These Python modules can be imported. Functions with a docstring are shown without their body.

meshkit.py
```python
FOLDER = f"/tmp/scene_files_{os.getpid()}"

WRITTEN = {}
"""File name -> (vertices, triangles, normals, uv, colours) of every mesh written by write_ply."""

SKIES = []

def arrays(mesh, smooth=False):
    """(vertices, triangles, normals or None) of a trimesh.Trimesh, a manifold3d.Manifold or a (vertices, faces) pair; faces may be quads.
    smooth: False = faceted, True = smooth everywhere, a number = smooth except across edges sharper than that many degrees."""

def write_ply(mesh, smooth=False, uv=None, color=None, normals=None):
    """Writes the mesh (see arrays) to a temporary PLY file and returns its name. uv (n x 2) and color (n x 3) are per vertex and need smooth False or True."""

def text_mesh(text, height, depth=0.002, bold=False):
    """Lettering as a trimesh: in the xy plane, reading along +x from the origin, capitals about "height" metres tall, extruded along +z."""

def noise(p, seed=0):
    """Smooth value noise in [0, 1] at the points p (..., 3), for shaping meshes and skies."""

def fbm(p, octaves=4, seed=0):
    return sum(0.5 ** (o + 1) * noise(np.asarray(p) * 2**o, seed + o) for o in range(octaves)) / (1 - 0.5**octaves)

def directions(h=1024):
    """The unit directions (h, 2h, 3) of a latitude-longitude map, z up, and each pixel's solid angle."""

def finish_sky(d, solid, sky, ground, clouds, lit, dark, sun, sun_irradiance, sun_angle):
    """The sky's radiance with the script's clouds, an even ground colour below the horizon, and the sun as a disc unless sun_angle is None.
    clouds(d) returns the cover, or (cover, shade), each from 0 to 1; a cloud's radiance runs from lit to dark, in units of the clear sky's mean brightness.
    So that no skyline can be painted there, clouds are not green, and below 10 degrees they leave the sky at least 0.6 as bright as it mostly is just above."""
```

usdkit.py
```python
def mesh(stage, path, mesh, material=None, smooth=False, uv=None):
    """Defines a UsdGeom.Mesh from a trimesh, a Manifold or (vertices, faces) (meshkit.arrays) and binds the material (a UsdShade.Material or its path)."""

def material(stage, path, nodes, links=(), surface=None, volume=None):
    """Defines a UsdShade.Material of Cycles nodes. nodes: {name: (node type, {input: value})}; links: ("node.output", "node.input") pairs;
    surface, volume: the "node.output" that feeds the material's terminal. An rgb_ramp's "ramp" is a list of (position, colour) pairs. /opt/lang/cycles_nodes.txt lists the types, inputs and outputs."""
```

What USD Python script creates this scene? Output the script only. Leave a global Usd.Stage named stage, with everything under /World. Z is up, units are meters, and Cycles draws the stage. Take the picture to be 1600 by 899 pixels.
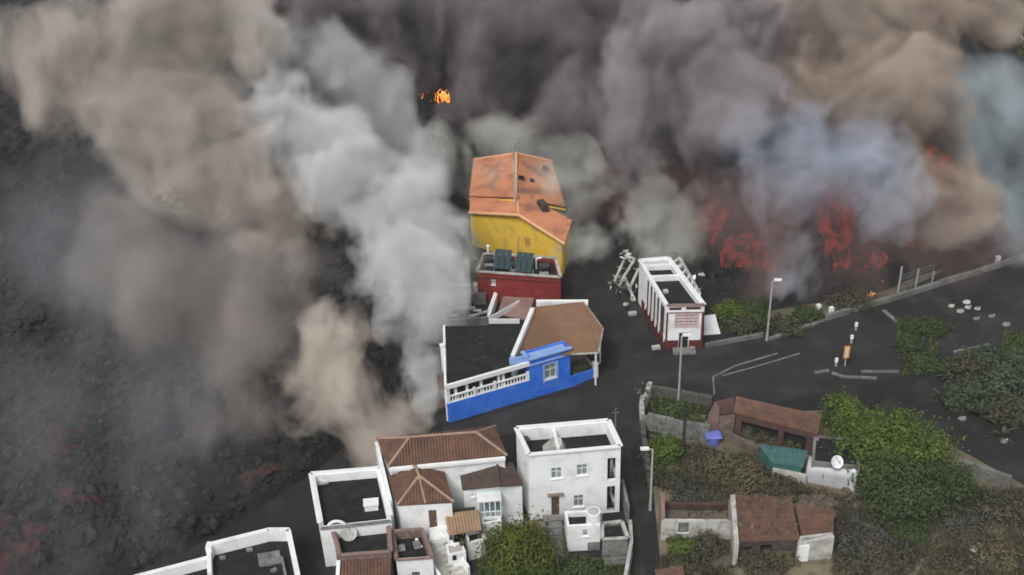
import math, random, numpy as np, trimesh, usdkit, meshkit
import manifold3d as m3
from shapely.geometry import Polygon, LineString, Point
from pxr import Usd, UsdGeom, UsdLux, UsdShade, Gf, Vt, Sdf

stage = Usd.Stage.CreateInMemory()
UsdGeom.Xform.Define(stage, '/World')
UsdGeom.Scope.Define(stage, '/World/Looks')

# ------------------------------------------------------------------ camera, sky, sun
H, PITCH, ROLL, F = 75.0, math.radians(32), math.radians(2.0), 1900.0      # metres, focal length in photo pixels (1600 wide)
cam = UsdGeom.Camera.Define(stage, '/World/camera')
cam.CreateHorizontalApertureAttr(36.0)
cam.CreateFocalLengthAttr(36.0 * F / 1600)
cam.CreateClippingRangeAttr((1, 5000))
cam.CreateExposureAttr(0.6)
cam.CreateFStopAttr(1.5); cam.CreateFocusDistanceAttr(20.0)      # the footage is a little soft
cx = UsdGeom.Xformable(cam)
cx.AddTranslateOp().Set((0, 0, H)); cx.AddRotateXOp().Set(90 - math.degrees(PITCH)); cx.AddRotateZOp().Set(-math.degrees(ROLL))
SUN = np.array([-0.28, -0.55, 0.8]); SUN /= np.linalg.norm(SUN)
SUN_EL, SUN_ROT = math.asin(SUN[2]), math.atan2(SUN[0], SUN[1])
sky_look = usdkit.material(stage, '/World/Looks/overcast_sky', {
    's': ('sky_texture', {'sky_type': 'single_scattering', 'sun_disc': False, 'sun_elevation': SUN_EL, 'sun_rotation': SUN_ROT}),
    'b': ('rgb_to_bw', {}), 'm': ('mix_color', {'fac': 0.82}), 'k': ('background_shader', {'strength': 0.11})},
    [('s.color', 'm.a'), ('s.color', 'b.color'), ('b.val', 'm.b'), ('m.result', 'k.color')], surface='k.background')
dome = UsdLux.DomeLight.Define(stage, '/World/sky')
UsdShade.MaterialBindingAPI.Apply(dome.GetPrim()).Bind(sky_look)
sun = UsdLux.DistantLight.Define(stage, '/World/sun')
sun.CreateNormalizeAttr(True); sun.CreateIntensityAttr(0.4); sun.CreateAngleAttr(22); sun.CreateColorAttr((1, .97, .92))
UsdGeom.Xformable(sun).AddOrientOp(UsdGeom.XformOp.PrecisionDouble).Set(Gf.Rotation(Gf.Vec3d(0, 0, 1), Gf.Vec3d(*SUN.tolist())).GetQuat())

C0 = np.array([0, 0, H])
def ray(u, v):
    a, b = (u - 800) / F, (449.5 - v) / F
    cr, sr, cp, sp = math.cos(ROLL), math.sin(ROLL), math.cos(PITCH), math.sin(PITCH)
    p, q = a * cr + b * sr, -a * sr + b * cr
    return np.array([p, cp + q * sp, -sp + q * cp])
def G(u, v, z=0.0):
    r = ray(u, v)
    return C0 + r * ((z - H) / r[2])
def GY(u, v, y):
    r = ray(u, v)
    return C0 + r * (y / r[1])
def depth_of(p):
    d = np.asarray(p) - C0
    return d[1] * math.cos(PITCH) - d[2] * math.sin(PITCH)
def row_of(p):
    d = np.asarray(p, float) - C0
    f = d[1] * math.cos(PITCH) - d[2] * math.sin(PITCH); up = d[1] * math.sin(PITCH) + d[2] * math.cos(PITCH)
    return 449.5 - F * (math.sin(ROLL) * d[0] + math.cos(ROLL) * up) / f
def HT(p, v):
    lo, hi = -10.0, 70.0
    for _ in range(50):
        m = (lo + hi) / 2
        lo, hi = (m, hi) if row_of((p[0], p[1], m)) > v else (lo, m)
    return lo

# ------------------------------------------------------------------ prims
USED, ORI = {}, {}
def numbered(parent, name):
    k = (parent, name); n = USED.get(k, 0); USED[k] = n + 1
    return f'{parent}/{name}' + (f'_{n:03d}' if n else '')
def tag(path, label=None, cat=None, group=None, kind=None):
    p = stage.GetPrimAtPath(path)
    for k, v in (('label', label), ('category', cat), ('group', group), ('kind', kind)):
        if v: p.SetCustomDataByKey(k, v)
    return path
def thing(name, label, cat, loc=(0, 0, 0), group=None, kind=None):
    path = numbered('/World', name)
    x = UsdGeom.Xform.Define(stage, path)
    loc = np.array([float(c) for c in loc]); x.AddTranslateOp().Set(tuple(map(float, loc))); ORI[path] = loc
    return tag(path, label, cat, group, kind)
class MB:
    """Collects solids in world coordinates; becomes one mesh."""
    def __init__(s): s.V, s.F, s.n = [], [], 0
    def add(s, v, f):
        v = np.asarray(v, float); s.V.append(v); s.F.append(np.asarray(f, int) + s.n); s.n += len(v); return s
    def tm(s, m): return s.add(m.vertices, m.faces)
    def loft(s, bot, top):
        n = len(bot); f = []
        for i in range(n):
            j = (i + 1) % n; f += [[i, j, n + j], [i, n + j, n + i]]
        for i in range(1, n - 1): f += [[0, i + 1, i], [n, n + i, n + i + 1]]
        return s.add(np.vstack([bot, top]), f)
    def prism(s, plan, z0, z1):
        plan = ccw(plan); a = np.array([[p[0], p[1], z0] for p in plan])
        z1 = np.broadcast_to(z1, len(plan)); b = np.array([[p[0], p[1], z] for p, z in zip(plan, z1)])
        return s.loft(a, b)
    def slab(s, pts, th):
        pts = np.asarray(pts, float); n = np.cross(pts[1] - pts[0], pts[2] - pts[0]); n /= np.linalg.norm(n)
        if n[2] < 0: pts, n = pts[::-1], -n
        return s.loft(pts - n * th, pts)
    def box(s, c, size, yaw=0.0, tilt=0.0, roll=0.0):
        m = trimesh.creation.box(size)
        m.apply_transform(trimesh.transformations.euler_matrix(tilt, roll, yaw)); m.apply_translation(c); return s.tm(m)
    def bar(s, p, q, r, n=8, r2=None):
        p, q = np.asarray(p, float), np.asarray(q, float); d = q - p; d /= np.linalg.norm(d)
        a = np.cross(d, [0, 0, 1.0] if abs(d[2]) < .9 else [1.0, 0, 0]); a /= np.linalg.norm(a); b = np.cross(d, a)
        t = np.arange(n) * 2 * np.pi / n; ring = np.cos(t)[:, None] * a + np.sin(t)[:, None] * b
        return s.loft(p + ring * r, q + ring * (r if r2 is None else r2))
    def seg(s, a, b, th, z0, z1, z1b=None):
        """upright wall between two plan points, centred"""
        a, b = np.asarray(a, float)[:2], np.asarray(b, float)[:2]; d = (b - a) / np.linalg.norm(b - a); nn = np.array([-d[1], d[0]]) * th / 2
        zb = z1 if z1b is None else z1b
        return s.prism2([a - nn, b - nn, b + nn, a + nn], z0, [z1, zb, zb, z1])
    def prism2(s, plan, z0, z1):
        a = np.array([[p[0], p[1], z0] for p in plan]); b = np.array([[p[0], p[1], z] for p, z in zip(plan, np.broadcast_to(z1, len(plan)))])
        return s.loft(a, b)
    def get(s): return np.vstack(s.V), np.vstack(s.F)
    def shard(s, c, size, seed):
        q = np.random.RandomState(seed); n = q.randint(4, 7); th = np.sort(q.rand(n) * 2 * np.pi); rr_ = .55 + .6 * q.rand(n)
        p = np.stack([np.cos(th) * rr_ * size[0] / 2, np.sin(th) * rr_ * size[1] / 2, 0 * th], 1); T = trimesh.transformations.euler_matrix(q.normal() * .45, q.normal() * .45, q.rand() * 6.28)[:3, :3]
        return s.loft(p @ T.T + c - np.array([0, 0, size[2] / 2]), p @ T.T + c + np.array([0, 0, size[2] / 2]))
def ccw(plan):
    plan = [np.asarray(p, float)[:2] for p in plan]
    A = sum(plan[i][0] * plan[(i + 1) % len(plan)][1] - plan[(i + 1) % len(plan)][0] * plan[i][1] for i in range(len(plan)))
    return plan if A > 0 else plan[::-1]
def obj(name, mesh, mat, parent=None, smooth=False, label=None, cat=None, group=None, kind=None):
    par = parent or '/World'; path = numbered(par, name)
    if hasattr(mesh, 'to_mesh'): mm = mesh.to_mesh(); v, f = np.asarray(mm.vert_properties)[:, :3].astype(float), np.asarray(mm.tri_verts)
    else: v, f = mesh.get() if isinstance(mesh, MB) else (np.asarray(mesh.vertices), np.asarray(mesh.faces)) if hasattr(mesh, 'vertices') else mesh
    o = ORI.get(par)
    if o is None and parent is None:                          # a thing of one mesh: its origin at its base
        v = np.asarray(v); o = np.array([*((v.min(0) + v.max(0)) / 2)[:2], v[:, 2].min()]) if kind not in ('structure', 'stuff') else np.zeros(3)
        m = usdkit.mesh(stage, path, (v - o, f), mat, smooth); UsdGeom.Xformable(m).AddTranslateOp().Set(tuple(map(float, o)))
    else:
        m = usdkit.mesh(stage, path, (np.asarray(v) - o, f), mat, smooth)
    ORI[path] = o
    tag(path, label, cat, group, kind)
    return path

# ------------------------------------------------------------------ materials
def mat(name, c1, c2, scale=0.6, rough=0.85, detail=5, lo=.35, hi=.65, bump=0.0, bscale=None, c3=None, scale3=6.0, spec=0.3, island=0.0):
    n = {'g': ('geometry', {}), 'n': ('noise_texture', {'scale': scale, 'detail': detail, 'roughness': .6}),
         'r': ('rgb_ramp', {'ramp': [(lo, c1), (hi, c2)]}), 'p': ('principled_bsdf', {'roughness': rough, 'specular_ior_level': spec})}
    l = [('g.position', 'n.vector'), ('n.fac', 'r.fac')]; col = 'r.color'
    if c3 is not None:
        n['n3'] = ('noise_texture', {'scale': scale3, 'detail': 4, 'roughness': .6}); n['r3'] = ('rgb_ramp', {'ramp': [(.5, (0, 0, 0)), (.72, (1, 1, 1))]})
        n['c3'] = ('color', {'value': c3}); n['m3'] = ('mix_color', {'blend_type': 'mix'}); n['bw3'] = ('rgb_to_bw', {})
        l += [('g.position', 'n3.vector'), ('n3.fac', 'r3.fac'), ('r3.color', 'bw3.color'), ('bw3.val', 'm3.fac'), (col, 'm3.a'), ('c3.color', 'm3.b')]; col = 'm3.result'
    if island:
        n['ir'] = ('rgb_ramp', {'ramp': [(0, (1 - island,) * 3), (1, (1 + island,) * 3)]}); n['mi'] = ('mix_color', {'blend_type': 'multiply', 'fac': 1.0})
        l += [('g.random_per_island', 'ir.fac'), (col, 'mi.a'), ('ir.color', 'mi.b')]; col = 'mi.result'
    l.append((col, 'p.base_color'))
    if bump:
        n['nb'] = ('noise_texture', {'scale': bscale or scale * 8, 'detail': 5, 'roughness': .65}); n['b'] = ('bump', {'strength': .8, 'distance': bump})
        l += [('g.position', 'nb.vector'), ('nb.fac', 'b.height'), ('b.normal', 'p.normal')]
    return usdkit.material(stage, '/World/Looks/' + name, n, l, surface='p.BSDF')
M = {}
def add(name, *a, **k): M[name] = mat(name, *a, **k)
add('ash', (.0145, .0142, .014), (.029, .028, .0275), .09, .95, bump=.12, bscale=1.5, c3=(.04, .038, .036), scale3=.3)
add('road', (.017, .0168, .017), (.034, .033, .0325), .10, .9, bump=.03, bscale=4, c3=(.05, .048, .046), scale3=.22, lo=.3, hi=.7)
add('roof_ash', (.009, .0095, .010), (.019, .019, .0195), .5, .95, bump=.06, bscale=3, c3=(.032, .032, .032), scale3=1.2)
add('lava', (.009, .009, .0095), (.026, .026, .027), .35, .95, bump=.25, bscale=1.6, c3=(.045, .044, .044), scale3=1.1)
add('cinder', (.016, .016, .0165), (.085, .084, .083), .8, .95, bump=.1, bscale=4, island=.5)
add('plaster', (.86, .87, .87), (.74, .76, .76), .35, .8, lo=.45, hi=.85, bump=.01, bscale=6, c3=(.66, .67, .65), scale3=.7)
add('plaster_old', (.56, .55, .51), (.34, .33, .30), .6, .9, bump=.03, bscale=6, c3=(.20, .195, .175), scale3=1.4)
add('trim_white', (.86, .86, .86), (.76, .77, .76), .8, .7)
add('blue', (.022, .145, .70), (.045, .20, .76), .5, .75, c3=(.09, .24, .66), scale3=.8)
add('blue_pale', (.22, .36, .68), (.30, .44, .72), .6, .75)
add('red', (.20, .022, .02), (.28, .04, .034), .6, .8, c3=(.16, .03, .025), scale3=1.5)
add('maroon', (.10, .022, .022), (.14, .035, .032), .8, .85)
add('rust_brown', (.075, .042, .036), (.12, .065, .055), .8, .9, c3=(.05, .042, .038), scale3=1.6)
add('yellow', (.78, .50, .05), (.82, .56, .08), .4, .8, c3=(.50, .36, .11), scale3=.6)
add('terracotta', (.25, .13, .085), (.165, .095, .07), .9, .9, c3=(.11, .082, .07), scale3=1.3, island=.25)
add('terracotta_dark', (.145, .095, .08), (.105, .08, .072), .9, .9, c3=(.05, .046, .044), scale3=1.6, island=.22)
add('terracotta_orange', (.72, .31, .165), (.54, .22, .12), .3, .85, c3=(.25, .15, .11), scale3=.3, island=.15)
add('ridge_pale', (.40, .27, .20), (.30, .20, .15), 1.5, .9)
add('ridge_orange', (.80, .45, .25), (.70, .38, .2), 1.5, .9)
add('canopy_tan', (.29, .165, .10), (.21, .13, .085), .5, .85, c3=(.34, .18, .085), scale3=.5, island=.12)
add('canopy_buff', (.42, .28, .17), (.3, .2, .13), .8, .85)
add('brownwall', (.22, .15, .13), (.15, .11, .10), .9, .9, c3=(.3, .24, .21), scale3=2)
add('blind', (.72, .73, .72), (.55, .57, .57), 2.5, .8, lo=.4, hi=.6)
add('pale_cyan', (.62, .76, .78), (.54, .68, .70), 2, .7)
add('faded_wood', (.42, .27, .06), (.5, .33, .08), 2, .8)
add('pinkwall', (.30, .19, .17), (.2, .13, .12), .9, .9)
add('pink_sign', (.62, .50, .49), (.55, .43, .42), 1.5, .8)
add('concrete', (.24, .24, .23), (.15, .15, .145), .9, .9, bump=.02, bscale=5, c3=(.09, .09, .085), scale3=1.4)
add('stone', (.20, .19, .17), (.12, .115, .105), 1.2, .95, bump=.05, bscale=4, island=.4)
add('teal', (.03, .105, .10), (.05, .145, .135), .7, .6, c3=(.11, .16, .15), scale3=2)
add('tank_white', (.52, .52, .54), (.40, .40, .42), 1, .55)
add('dark', (.012, .012, .013), (.02, .02, .02), 2, .9)
add('dim', (.05, .04, .038), (.09, .07, .06), 1.5, .9)
add('wood', (.10, .06, .045), (.15, .09, .06), 3, .7)
add('metal', (.42, .42, .42), (.33, .33, .33), 2, .45)
add('metal_dark', (.03, .03, .032), (.05, .05, .05), 2, .6)
add('lamp_glass', (.85, .85, .83), (.8, .8, .8), 2, .3)
add('panel', (.02, .045, .05), (.03, .06, .065), 2, .6, spec=.15)
add('kerb', (.24, .238, .225), (.13, .13, .123), .5, .9, c3=(.12, .12, .115), scale3=1.2)
add('soil', (.10, .088, .064), (.22, .185, .125), .25, .95, bump=.1, bscale=2, c3=(.06, .065, .035), scale3=.6)
add('rubble', (.22, .17, .13), (.32, .26, .2), .8, .95, island=.5)
add('blue_tarp', (.12, .15, .5), (.18, .2, .55), 2, .6)
add('purple_curtain', (.16, .13, .30), (.22, .18, .36), 3, .8)
add('orange_paint', (.75, .26, .03), (.7, .3, .06), 3, .6)
add('cream', (.75, .66, .45), (.7, .6, .4), 3, .7)
add('bark', (.07, .055, .045), (.11, .09, .07), 3, .95)
def leafmat(name, c1, c2, scale=.5, trans=.3):
    M[name] = usdkit.material(stage, '/World/Looks/' + name, {
        'g': ('geometry', {}), 'n': ('noise_texture', {'scale': scale, 'detail': 4}), 'a': ('math', {'math_type': 'multiply_add', 'value2': .5}),
        'r': ('rgb_ramp', {'ramp': [(.3, c1), (.75, c2)]}), 'p': ('principled_bsdf', {'roughness': .6, 'specular_ior_level': .3}), 't': ('translucent_bsdf', {}), 'x': ('mix_closure', {'fac': trans}),
        'h': ('math', {'math_type': 'multiply', 'value2': .55})},
        [('g.position', 'n.vector'), ('n.fac', 'h.value1'), ('g.random_per_island', 'a.value1'), ('h.value', 'a.value3'), ('a.value', 'r.fac'), ('r.color', 'p.base_color'), ('r.color', 't.color'),
         ('p.BSDF', 'x.closure1'), ('t.BSDF', 'x.closure2')], surface='x.closure')
leafmat('leaf_lime', (.09, .12, .018), (.54, .53, .06))
leafmat('leaf_green', (.11, .16, .03), (.44, .56, .09))
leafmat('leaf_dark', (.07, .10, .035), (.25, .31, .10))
leafmat('leaf_grey', (.085, .11, .065), (.32, .36, .23))
leafmat('leaf_dry', (.10, .095, .056), (.29, .275, .16))
leafmat('leaf_straw', (.16, .135, .08), (.38, .335, .21))
leafmat('leaf_grass', (.085, .115, .035), (.24, .31, .09))
leafmat('leaf_dead', (.10, .095, .075), (.27, .25, .19))
M['pane'] = usdkit.material(stage, '/World/Looks/pane', {'t': ('transparent_bsdf', {'color': (.80, .83, .83)}), 'g': ('glossy_bsdf', {'roughness': .08, 'color': (.9, .95, 1)}), 'x': ('mix_closure', {'fac': .09})},
    [('t.BSDF', 'x.closure1'), ('g.BSDF', 'x.closure2')], surface='x.closure')
def glow(name, col, strength, lo, hi, scale):
    M[name] = usdkit.material(stage, '/World/Looks/' + name, {
        'g': ('geometry', {}), 'n': ('noise_texture', {'scale': scale, 'detail': 7, 'roughness': .74}), 'r': ('rgb_ramp', {'ramp': [(lo, (0, 0, 0)), (hi, col)]}),
        'p': ('principled_bsdf', {'base_color': (.02, .018, .018), 'roughness': .95, 'emission_strength': strength})},
        [('g.position', 'n.vector'), ('n.fac', 'r.fac'), ('r.color', 'p.emission_color')], surface='p.BSDF')
glow('glow_dull', (.30, .026, .018), .24, .45, .76, .9)
glow('glow_hot', (.55, .036, .02), .55, .42, .78, .8)
M['flame'] = usdkit.material(stage, '/World/Looks/flame', {
    'g': ('geometry', {}), 'n': ('noise_texture', {'scale': 1.1, 'detail': 3}), 'r': ('rgb_ramp', {'ramp': [(.35, (.7, .10, .01)), (.55, (1, .30, .04)), (.7, (1, .62, .2))]}),
    'e': ('emission', {'strength': 1.5}), 't': ('transparent_bsdf', {}), 'l': ('layer_weight', {'blend': .55}), 'x': ('mix_closure', {})},
    [('g.position', 'n.vector'), ('n.fac', 'r.fac'), ('r.color', 'e.color'), ('l.facing', 'x.fac'), ('e.emission', 'x.closure1'), ('t.BSDF', 'x.closure2')], surface='x.closure')

# ------------------------------------------------------------------ building helpers
def inset(plan, th):
    n = len(plan); out = []
    for i in range(n):
        p, a, b = plan[i], plan[i - 1], plan[(i + 1) % n]
        d1 = (p - a) / np.linalg.norm(p - a); d2 = (b - p) / np.linalg.norm(b - p)
        n1, n2 = np.array([-d1[1], d1[0]]), np.array([-d2[1], d2[0]])
        k = (n1 + n2) / max(.25, 1 + n1 @ n2); out.append(p + k * th)
    return out
def facade(a, b, z0, za, zb, th, a2, b2, holes=()):
    """wall from a to b (outside on the right), inner corners a2, b2, with rectangular openings (s0, s1, z0, z1)"""
    a, b = np.asarray(a, float)[:2], np.asarray(b, float)[:2]; L = np.linalg.norm(b - a); d = (b - a) / L; nn = np.array([-d[1], d[0]])
    P = Polygon([(0, z0), (L, z0), (L, zb), (0, za)])
    for h in holes: P = P.difference(Polygon([(h[0], h[2]), (h[1], h[2]), (h[1], h[3]), (h[0], h[3])]))
    geoms = getattr(P, 'geoms', [P]); mb = MB()
    for g in geoms:
        m = trimesh.creation.extrude_polygon(g, th, engine='earcut'); v = np.array(m.vertices)
        inn = v[:, 2] > th / 2; s = v[:, 0].copy()
        sa, sb = (np.asarray(a2)[:2] - a) @ d, (np.asarray(b2)[:2] - a) @ d
        s = np.where(inn & (v[:, 0] < 1e-6), sa, s); s = np.where(inn & (v[:, 0] > L - 1e-6), sb, s)
        w = np.stack([a[0] + s * d[0] + v[:, 2] * nn[0], a[1] + s * d[1] + v[:, 2] * nn[1], v[:, 1]], 1)
        mb.add(w, np.asarray(m.faces)[:, ::-1])
    return mb
def shell(parent, plan, z0, tops, mat_, th=.3, holes={}, names={}, mats={}, wtop={}):
    """one mesh per wall; plan is counter-clockwise from above"""
    plan = [np.asarray(p, float)[:2] for p in plan]; tops = list(np.broadcast_to(tops, len(plan))); ins = inset(plan, th); out = []
    for i in range(len(plan)):
        j = (i + 1) % len(plan)
        out.append(obj(names.get(i, 'wall'), facade(plan[i], plan[j], z0, wtop.get(i, tops[i]), wtop.get(i, tops[j]), th, ins[i], ins[j], holes.get(i, ())), mats.get(i, mat_), parent))
    return ins, out
def onwall(a, b, u, v):
    a, b = np.asarray(a, float)[:2], np.asarray(b, float)[:2]; d = (b - a) / np.linalg.norm(b - a); nn = np.array([d[1], -d[0]])
    r = ray(u, v); t = ((a - C0[:2]) @ nn) / (r[:2] @ nn); p = C0 + r * t
    return (p[:2] - a) @ d, p[2]
def rect_on(a, b, u0, v0, u1, v1):
    um, vm = (u0 + u1) / 2, (v0 + v1) / 2
    s0, s1 = onwall(a, b, u0, vm)[0], onwall(a, b, u1, vm)[0]; z0, z1 = onwall(a, b, um, v1)[1], onwall(a, b, um, v0)[1]
    return min(s0, s1), max(s0, s1), min(z0, z1), max(z0, z1)
def wallbox(a, b, s0, s1, z0, z1, d0, d1):
    """box on a wall: d = depth inward (negative: proud)"""
    a, b = np.asarray(a, float)[:2], np.asarray(b, float)[:2]; d = (b - a) / np.linalg.norm(b - a); nn = np.array([-d[1], d[0]])
    q = [a + d * s0 + nn * d0, a + d * s1 + nn * d0, a + d * s1 + nn * d1, a + d * s0 + nn * d1]
    return MB().prism2(q, z0, z1)
def window(parent, a, b, r, frame='trim_white', muntin=2, shutter=None):
    s0, s1, z0, z1 = r; f = .07; mb = MB()
    def wb(*q): m = wallbox(a, b, *q); mb.add(*m.get())
    wb(s0 + .003, s1 - .003, z0 + .003, z0 + f, .06, .14); wb(s0 + .003, s1 - .003, z1 - f, z1 - .003, .06, .14)
    wb(s0 + .003, s0 + f, z0 + f, z1 - f, .06, .14); wb(s1 - f, s1 - .003, z0 + f, z1 - f, .06, .14)
    for k in range(1, muntin): x = s0 + (s1 - s0) * k / muntin; wb(x - .03, x + .03, z0 + f, z1 - f, .07, .13)
    zz = z0 + (z1 - z0) * .62; wb(s0 + f, s1 - f, zz - .025, zz + .025, .072, .128)
    w = obj('window', mb, M[frame], parent)
    obj('pane', wallbox(a, b, s0 + f * .9, s1 - f * .9, z0 + f * .9, z1 - f * .9, .095, .105), M['pane'], w)
    obj('blind', wallbox(a, b, s0 + .004, s1 - .004, z0 + .004, z1 - .004, .17, .2), M['blind'], w)
    obj('sill', wallbox(a, b, s0 - .08, s1 + .08, z0 - .09, z0 - .004, -.1, .05), M['trim_white'], w)
    return w
def door(parent, a, b, r, m='wood'):
    s0, s1, z0, z1 = r
    d = obj('door', wallbox(a, b, s0 + .05, s1 - .05, z0 + .02, z1 - .06, .12, .18), M[m], parent)
    fr = wallbox(a, b, s0 + .003, s0 + .05, z0, z1 - .003, .04, .2); fr.add(*wallbox(a, b, s1 - .05, s1 - .003, z0, z1 - .003, .04, .2).get()); fr.add(*wallbox(a, b, s0 + .05, s1 - .05, z1 - .06, z1 - .003, .04, .2).get())
    obj('frame', fr, M['trim_white'], d)
    obj('handle', wallbox(a, b, s1 - .2, s1 - .12, (z0 + z1) / 2 - .08, (z0 + z1) / 2 + .08, .08, .12), M['metal'], d)
RT = random.Random(5)
def tiled(parent, pts, m='terracotta', pitch=.27, th=.14, name='roof'):
    """a sloping roof face: a slab and its rows of half-round tiles"""
    pts = np.asarray(pts, float); n = np.cross(pts[1] - pts[0], pts[2] - pts[0]); n /= np.linalg.norm(n)
    if n[2] < 0: pts, n = pts[::-1], -n
    r = obj(name, MB().slab(pts, th), M[m], parent)
    d = -np.array([0, 0, 1.0]) + n * n[2]; d /= max(np.linalg.norm(d), 1e-6); a = np.cross(n, d); o = pts[0]
    P = Polygon([((p - o) @ a, (p - o) @ d) for p in pts]).buffer(-.04)
    if P.is_empty: return r
    x0, y0, x1, y1 = P.bounds; mb = MB(); s = x0 + pitch / 2
    while s < x1:
        g = P.intersection(LineString([(s, y0 - 1), (s, y1 + 1)]))
        for ln in getattr(g, 'geoms', [g]):
            if ln.is_empty or ln.length < .15: continue
            (_, t0), (_, t1) = ln.coords[0], ln.coords[-1]; t0, t1 = min(t0, t1), max(t0, t1)
            k = max(1, round((t1 - t0) / .55)); e = np.linspace(t0, t1, k + 1)
            for q in range(k):
                w, hh, js = pitch * .40, .085 + RT.uniform(-.012, .02), RT.uniform(-.015, .015)
                sec = [(-w, 0), (-w * .62, hh * .75), (0, hh), (w * .62, hh * .75), (w, 0)]
                bot = [o + a * (s + js + x * .86) + d * (e[q] - .03) + n * (z * .8 + .004) for x, z in sec]; top = [o + a * (s + js + x) + d * e[q + 1] + n * (z + .02 + .004) for x, z in sec]
                mb.loft(np.array(bot), np.array(top))
        s += pitch
    if mb.n: obj('roof_tiles', mb, M[m], r, kind='stuff')
    return r
def ridge(parent, pts, m='ridge_pale', r=.125):
    for i in range(len(pts) - 1):
        p, q = np.asarray(pts[i], float), np.asarray(pts[i + 1], float); mb = MB(); L = np.linalg.norm(q - p); k = max(1, int(L / .5))
        for j in range(k): mb.bar(p + (q - p) * j / k + [0, 0, .06], p + (q - p) * (j + 1.06) / k + [0, 0, .06], r * .9, 8, r)
        obj('ridge_cap', mb, M[m], parent)
def base(*px): return np.mean([G(*p) for p in px], 0)
def XY(u, v, z): return G(u, v, z)[:2]
def at(p, z): return np.array([p[0], p[1], z])
def lerp(a, b, t): return np.asarray(a) + (np.asarray(b) - np.asarray(a)) * t

# ------------------------------------------------------------------ ground, roads, lava
obj('ground', MB().prism([(-900, -200), (900, -200), (900, 1800), (-900, 1800)], -1, 0), M['ash'], kind='structure')
def sheet(name, px, m, z=.004, th=.3):
    pl = ccw([G(*p) for p in px]); P = Polygon(pl); t = trimesh.creation.extrude_polygon(P, th, engine='earcut'); t.apply_translation([0, 0, z - th])
    return obj(name, t, m, kind='structure')
sheet('road', [(1640, 400), (1640, 560), (1560, 540), (1400, 590), (1150, 640), (1010, 640), (985, 700), (1010, 900), (1060, 960), (960, 960), (985, 880), (975, 760), (960, 660), (700, 690), (690, 668), (900, 610), (965, 575), (985, 500), (960, 440), (1000, 440), (1020, 560), (1110, 540), (1400, 470), (1560, 415)], M['road'])
sheet('garden_soil', [(1040, 645), (1150, 650), (1300, 640), (1420, 660), (1640, 780), (1640, 960), (1040, 960), (1030, 860), (1020, 760)], M['soil'], .008)
sheet('garden_soil', [(1108, 520), (1120, 478), (1200, 486), (1300, 470), (1400, 440), (1480, 420), (1400, 462), (1200, 515)], M['soil'], .008)
sheet('garden_soil', [(745, 905), (770, 830), (830, 812), (885, 822), (890, 870), (985, 875), (985, 960), (740, 960)], M['soil'], .012)

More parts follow.
